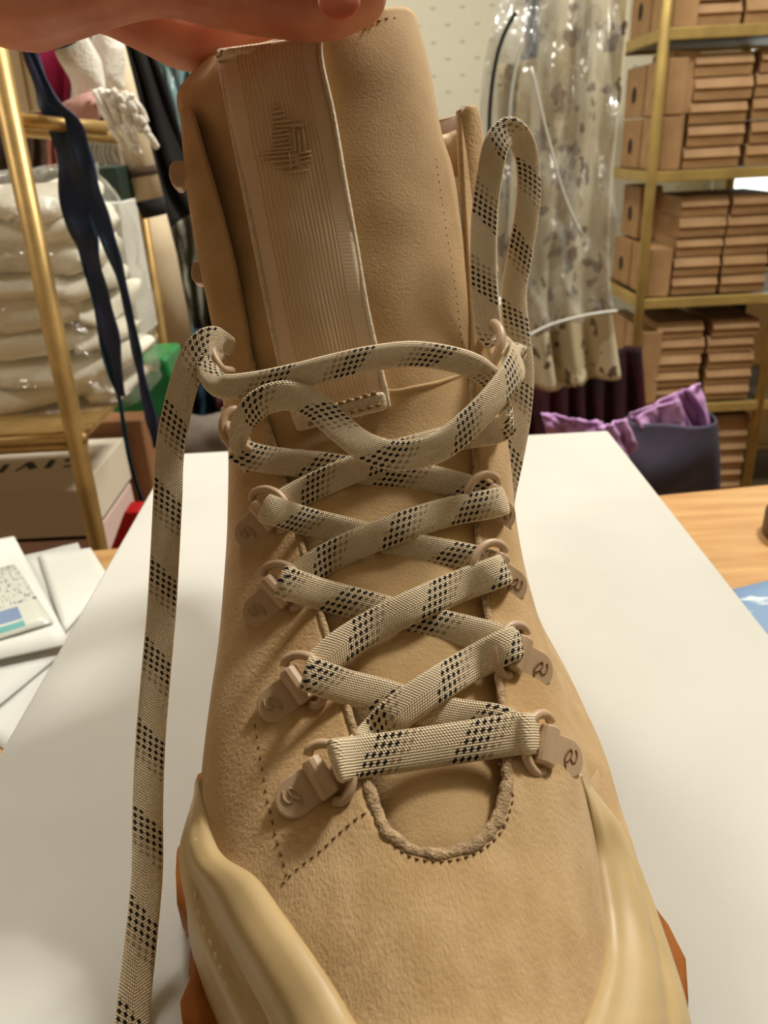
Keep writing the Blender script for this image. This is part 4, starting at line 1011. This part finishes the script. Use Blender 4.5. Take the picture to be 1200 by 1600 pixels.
ZL = [YP(1035, 54, YS).z, YP(1024, 277, YS).z, YP(1004, 475, YS).z, YP(1150, 634, YS).z, YP(1150, 634, YS).z - .285, .08]
def xl_at(z): return x0p + lean * z / 2.0
def pxm2(): return 1
for i, z in enumerate(ZL):
    xa = xl_at(z)
    m = MB(); m.box(((xa + XEND) / 2, YS, z), (XEND - xa, .018, .024)); m.build('rail', M_br2, su, bevel=.002)
    m = MB(); m.box(((xa + XEND) / 2, YS + DS, z), (XEND - xa, .018, .024)); m.build('rail', M_br2, su, bevel=.002)
    m = MB(); m.box((xa, YS + DS / 2, z), (.018, DS, .024)); m.build('rail', M_br2, su, bevel=.002)
    m = MB(); m.box(((xa + XEND) / 2, YS + DS / 2, z), (XEND - xa, DS - .01, .008)); m.build('shelf_board', mat('shelf_board_%d' % i, (96, 82, 58), .6), su)
# kraft mailer boxes; front has a slanted tuck flap
def mailer(w_, h_, d_):
    """box with its front top sloping out to a lip"""
    q = MB(); prof = [(0.014, h_), (0.002, h_ * .56), (0.0, h_ * .52), (0.006, h_ * .46), (0.008, 0.0)]
    poly = [V((-w_ / 2, a, b_)) for a, b_ in prof] + [V((-w_ / 2, d_, 0)), V((-w_ / 2, d_, h_))]
    q.prism(poly, (1, 0, 0), w_); return q
protoS = None
gname = 'kraft boxes on the brass shelves'
shelfword = {0: 'top visible', 1: 'second', 2: 'third', 3: 'fourth', 4: 'fifth'}
ordn = ['bottom', 'second from the bottom', 'third from the bottom', 'fourth from the bottom', 'fifth from the bottom', 'sixth from the bottom', 'topmost']
def stack(x, zi, n, w_, h_, col, dep=.20, jit=.005, yoff=.012, base=None):
    z0 = (ZL[zi] if base is None else base) + .013
    me = None
    for k in range(n):
        q = mailer(w_, h_ - .0003, dep)
        if me is None:
            o = q.build('kraft_box', M_kraft, None, bevel=.0015); me = o.data; src = o
        else:
            o = src.copy(); COL.objects.link(o)
        o.location = (x + random.uniform(-jit, jit), YS + yoff + random.uniform(0, .006), z0 + k * h_); o.rotation_euler = (0, 0, random.uniform(-.015, .015))
        tag(o, 'kraft box, %s in the %s, %s shelf' % (ordn[k] if k < n - 1 else 'topmost', col, shelfword[zi]), 'box', gname)
def X(px, py): return YP(px, py, YS).x
# widths from the photograph
w1 = X(1172, 180) - X(1082, 180)
stack((X(1082, 180) + X(1172, 180)) / 2 + .003, 1, 5, w1, .0488, 'first front stack'); stack((X(1082, 180) + X(1172, 180)) / 2 + w1 + .014, 1, 5, w1, .0495, 'second front stack')
stack((X(1082, 180) + X(1172, 180)) / 2 + 2 * w1 + .03, 1, 4, w1, .0495, 'third front stack')
w2 = X(1136, 380) - X(1056, 380)
stack((X(1060, 380) + X(1134, 380)) / 2, 2, 5, w2 - .012, .0475, 'first front stack'); stack((X(1060, 380) + X(1134, 380)) / 2 + w2 + .0, 2, 5, w2 - .016, .0475, 'second front stack')
w3 = X(1104, 560) - X(1026, 560)
stack((X(1026, 560) + X(1104, 560)) / 2, 3, 5, w3 - .01, .0435, 'first front stack'); stack((X(1026, 560) + X(1104, 560)) / 2 + w3 + .006, 3, 5, w3 - .012, .0435, 'second front stack')
stack((X(1118, 700) + X(1170, 700)) / 2 - .004, 4, 6, .108, .0395, 'right stack'); stack((X(1118, 700) + X(1170, 700)) / 2 - .004 - .125, 4, 6, .108, .0395, 'middle stack'); 
stack((X(1062, 20) + X(1160, 20)) / 2 + .008, 0, 3, w1, .05, 'first front stack'); stack((X(1062, 20) + X(1160, 20)) / 2 + w1 + .022, 0, 3, w1, .05, 'second front stack')
# upright boxes at the open left end, finger holes facing left
def upright(x, y, z, w_, h_, d_, lab, tilt=0, hole=True):
    q = MB(); q.box((0, 0, h_ / 2), (w_, d_, h_)); o = q.build('kraft_box', M_kraft, None, bevel=.002)
    o.location = (x, y, z); o.rotation_euler = (0, tilt, 0); tag(o, lab, 'box', gname)
    if hole:
        hb = MB(); vs = [V((-w_ / 2 - .0006, .018 * math.cos(2 * PI * k / 20), h_ * .45 + .020 * math.sin(2 * PI * k / 20))) for k in range(20)]
        hb.prism(vs, (1, 0, 0), .0012); h = hb.build('finger_hole', M_kraftd, o); h.matrix_parent_inverse = Matrix.Identity(4)
    return o
pos = ['front', 'rear']
def endstack(zi, n, h_, wd, dy, jx=0, name2='upright'):
    for k in range(n):
        for j in (0, 1):
            z = ZL[zi] + .013 + k * h_; xa = xl_at(z) + .022 + wd / 2
            upright(xa + jx, YS + .09 + j * .165, z, wd, h_ - .004, .15, 'upright kraft box with finger hole, %s, %s layer, left end of %s shelf' % (pos[j], 'lower' if k == 0 else 'upper', shelfword[zi]))
endstack(1, 2, .120, .045, 0)
upright(X(1056, 225), YS + .10, ZL[1] + .013, .050, .120, .15, 'upright kraft box right of the left post on the second shelf, lower one', hole=False)
upright(X(1068, 130), YS + .10, ZL[1] + .136, .060, .128, .15, 'leaning kraft box right of the left post on the second shelf, upper one', tilt=.09, hole=False)
endstack(0, 1, .14, .055, 0)
for k in range(1): endstack(2, 1, .122, .055, 0, jx=.0)
upright(xl_at(1.1) + .07, YS + .26, ZL[2] + .138, .06, .13, .14, 'dark upright kraft box at the back of the left end of the third shelf')
endstack(3, 1, .20, .05, 0)
endstack(4, 1, .20, .05, 0)
# light panel seen past the lower stacks
m = MB(); m.box((YP(1184, 560, 2.44).x + .02, 2.44, ZL[2] / 2), (.16, .012, ZL[2])); tag(m.build('side_panel', mat('peach_board', (252, 208, 150), .6), None), 'light peach board standing at the right end of the lower stacks', 'board')
# dark cloth below and beside the shelf right end
m = MB(); m.box((1.30, YS + .6, .4), (.5, .04, .8)); tag(m.build('dark_board', M_black, None), 'black board leaning behind the shelf at the lower right', 'board')
# ---------------- floral dress in a garment bag
def floral():
    m = mat('floral_print', (196, 184, 150), .9); nt = m.node_tree; b = nt.nodes['Principled BSDF']
    co = nt.nodes.new('ShaderNodeTexCoord'); nz = nt.nodes.new('ShaderNodeTexNoise'); nz.inputs['Scale'].default_value = 30; nz.inputs['Detail'].default_value = 2; nt.links.new(co.outputs['Object'], nz.inputs['Vector'])
    vo = nt.nodes.new('ShaderNodeTexVoronoi'); vo.inputs['Scale'].default_value = 17; ad = nt.nodes.new('ShaderNodeVectorMath'); ad.operation = 'MULTIPLY_ADD'
    ad.inputs[1].default_value = (.11, .11, .11); nt.links.new(nz.outputs['Color'], ad.inputs[0]); nt.links.new(co.outputs['Object'], ad.inputs[2]); nt.links.new(ad.outputs[0], vo.inputs['Vector'])
    k = N(nt, 'LESS_THAN', vo.outputs['Distance'], .36)
    n2 = nt.nodes.new('ShaderNodeTexNoise'); n2.inputs['Scale'].default_value = 8; nt.links.new(co.outputs['Object'], n2.inputs['Vector'])
    base = mixc(nt, N(nt, 'GREATER_THAN', n2.outputs['Fac'], .53), lin((224, 214, 182)), lin((196, 182, 146)))
    dk = mixc(nt, nz.outputs['Fac'], lin((92, 66, 62)), lin((124, 108, 80)))
    nt.links.new(mixc(nt, N(nt, 'MULTIPLY', k, .95), base, dk), b.inputs['Base Color']); return m
M_floral = floral()
dr_ = empty('dress', tuple(YP(890, 300, 1.5)), 'beige floral print dress hanging under a clear garment bag', 'dress')
cloth('skirt', [(838, -60), (815, 100), (800, 300), (800, 450), (828, 612)], [(985, -60), (972, 100), (952, 300), (948, 450), (966, 588)], 1.50, M_floral, parent=dr_, folds=2.5, amp=.022, seed=1, thick=.004, n=60, mrows=10)
cloth('underskirt', [(780, 100), (775, 300), (780, 450), (790, 612)], [(900, 100), (900, 300), (900, 450), (892, 606)], 1.54, M_floral, parent=dr_, folds=2, amp=.015, seed=3, thick=.004)
bgc = cloth('garment_bag', [(812, -60), (762, 70), (748, 250), (745, 420), (800, 532)], [(975, -60), (966, 120), (957, 300), (955, 420), (962, 484)], 1.42, M_film2, 'clear plastic garment bag over the floral dress', 'bag', folds=2.5, amp=.018, lump_=.035, thick=.0006, seed=7, n=60, mrows=8)
fe = mat('film_edge', (214, 216, 206), .4)
m = MB(); m.tube([YP(x, y, 1.37) for x, y in cr([(840, -20), (872, 115), (835, 130), (830, 105), (850, 190), (880, 300), (910, 370)], 4)][12:], .0022, 6); m.build('bag_fold', fe, bgc, smooth=True)
m = MB(); m.tube([YP(x, y, 1.38) for x, y in cr([(805, 536), (860, 508), (920, 492), (964, 486)], 6)], .0028, 6); m.build('bag_hem', fe, bgc, smooth=True)
m = MB(); m.tube([YP(x, y, 1.38) for x, y in cr([(816, 60), (800, 140), (795, 205)], 6)], .0022, 6)
m.build('bag_fold', fe, bgc, smooth=True)
m = MB(); m.tube([YP(x, y, 1.36) for x, y in cr([(806, 20), (790, 48), (776, 90), (767, 150), (764, 215), (762, 330)], 8)], .0032, 8); tag(m.build('power_cord', M_black, None, smooth=True), 'thin black cord running down the left edge of the garment bag', 'cord')
# blue-grey fold near the top of the bag
cloth('hanging_cloth', [(818, -420), (822, 40), (815, 88)], [(850, -420), (842, 40), (832, 80)], 1.46, mat('blue_grey_cloth', (104, 122, 150), .6), 'small blue grey cloth inside the top of the garment bag', 'cloth', folds=1, amp=.01)
cloth('hanging_cloth', [(820, 560), (820, 640), (822, 760)], [(1000, 540), (1005, 640), (1005, 760)], 1.72, M_maroon, 'dark maroon cloth hanging below the floral dress', 'cloth', folds=6, amp=.03, seed=12)
m = MB(); m.tube([V((-1.3, 1.5, 1.72)), V((1.1, 1.5, 1.72))], .012, 12); tag(m.build('hanging_rail', M_brass, None, smooth=True), 'brass hanging rail above the picture that the clothes hang from', 'rail')
# ---------------- charcoal tote with lilac cloth
tb = empty('tote_bag', tuple(YP(1000, 770, 1.12)), 'charcoal fabric tote bag behind the table with lilac cloth spilling out', 'bag')
YT = 1.12; rows = []
prof = [(657, 984, 1112), (690, 978, 1116), (730, 966, 1118), (780, 950, 1118), (850, 900, 1118)]
for y, xa, xb in cr([tuple(map(float, p)) for p in prof], 5):
    ring = []
    A_ = YP(xa, y, YT); B_ = YP(xb, y, YT)
    for k in range(48):
        an = 2 * PI * k / 48; ux = math.copysign(abs(math.cos(an)) ** .6, math.cos(an)); uy = math.copysign(abs(math.sin(an)) ** .7, math.sin(an))
        p = (A_ + B_) / 2 + V((ux * (B_.x - A_.x) / 2, uy * .035, 0)); p += V((.6, 1.6, .6)) * noise.noise(p * 11) * .016; ring.append(p)
    rows.append(ring)
vs, fs, uvs = gridmesh(rows, closed=True); fs.append(tuple((len(rows) - 1) * 48 + k for k in range(48)))
tbm = mesh('bag_body', vs, fs, M_char, tb, True); s_ = tbm.modifiers.new('s', 'SOLIDIFY'); s_.thickness = .003
zt_ = YP(1000, 850, YT).z
m = MB(); m.box((YP(1000, 800, YT).x, YT, zt_ - .02), (.24, .20, .03)); 
st = tag(empty('stool', (YP(1000, 800, YT).x, YT, 0)), 'small wooden stool under the charcoal tote bag', 'stool'); m.build('seat', M_wood, st, bevel=.004)
for sx in (-1, 1):
    for sy in (-1, 1):
        m = MB(); m.box((YP(1000, 800, YT).x + sx * .10, YT + sy * .08, (zt_ - .035) / 2), (.03, .03, zt_ - .035)); m.build('leg', M_wood, st, bevel=.003)
lc = empty('lilac_cloth', tuple(YP(1040, 650, YT)), 'lilac pink cloth spilling from the top of the charcoal tote', 'cloth')
cloth('cloth_fold', [(985, 648), (988, 664), (996, 700)], [(1093, 598), (1100, 625), (1110, 700)], YT + .015, M_lilac, parent=lc, folds=1.5, amp=.012, lump_=.006, thick=.003, seed=2)
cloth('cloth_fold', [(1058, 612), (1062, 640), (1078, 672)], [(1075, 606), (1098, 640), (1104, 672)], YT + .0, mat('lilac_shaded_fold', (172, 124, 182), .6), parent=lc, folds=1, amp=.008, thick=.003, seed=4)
cloth('cloth_fold', [(992, 652), (1000, 668), (1015, 704)], [(1060, 622), (1066, 650), (1072, 700)], YT - .012, M_lilac, parent=lc, folds=1, amp=.01, thick=.003, lump_=.004, seed=5)
lc2 = empty('lilac_cloth', tuple(YP(930, 680, 1.05)), 'lilac cloth left of the tote, lying behind the shoe box', 'cloth')
cloth('cloth_fold', [(845, 645), (850, 662), (862, 700)], [(942, 660), (946, 680), (950, 700)], 1.05, M_lilac, parent=lc2, folds=1.5, amp=.008, lump_=.006, thick=.003, seed=6)
cloth('cloth_fold', [(935, 668), (948, 700), (958, 740)], [(978, 654), (994, 690), (996, 706)], 1.03, M_lilac, parent=lc2, folds=1, amp=.010, lump_=.008, thick=.003, seed=9)
m = MB(); zq = YP(930, 740, 1.05).z; m.box((YP(895, 740, 1.05).x, 1.06, zq / 2 - .01), (.10, .08, zq - .02)); tag(m.build('storage_crate', M_carton, None, bevel=.004), 'brown crate carrying the lilac cloth behind the shoe box', 'crate')
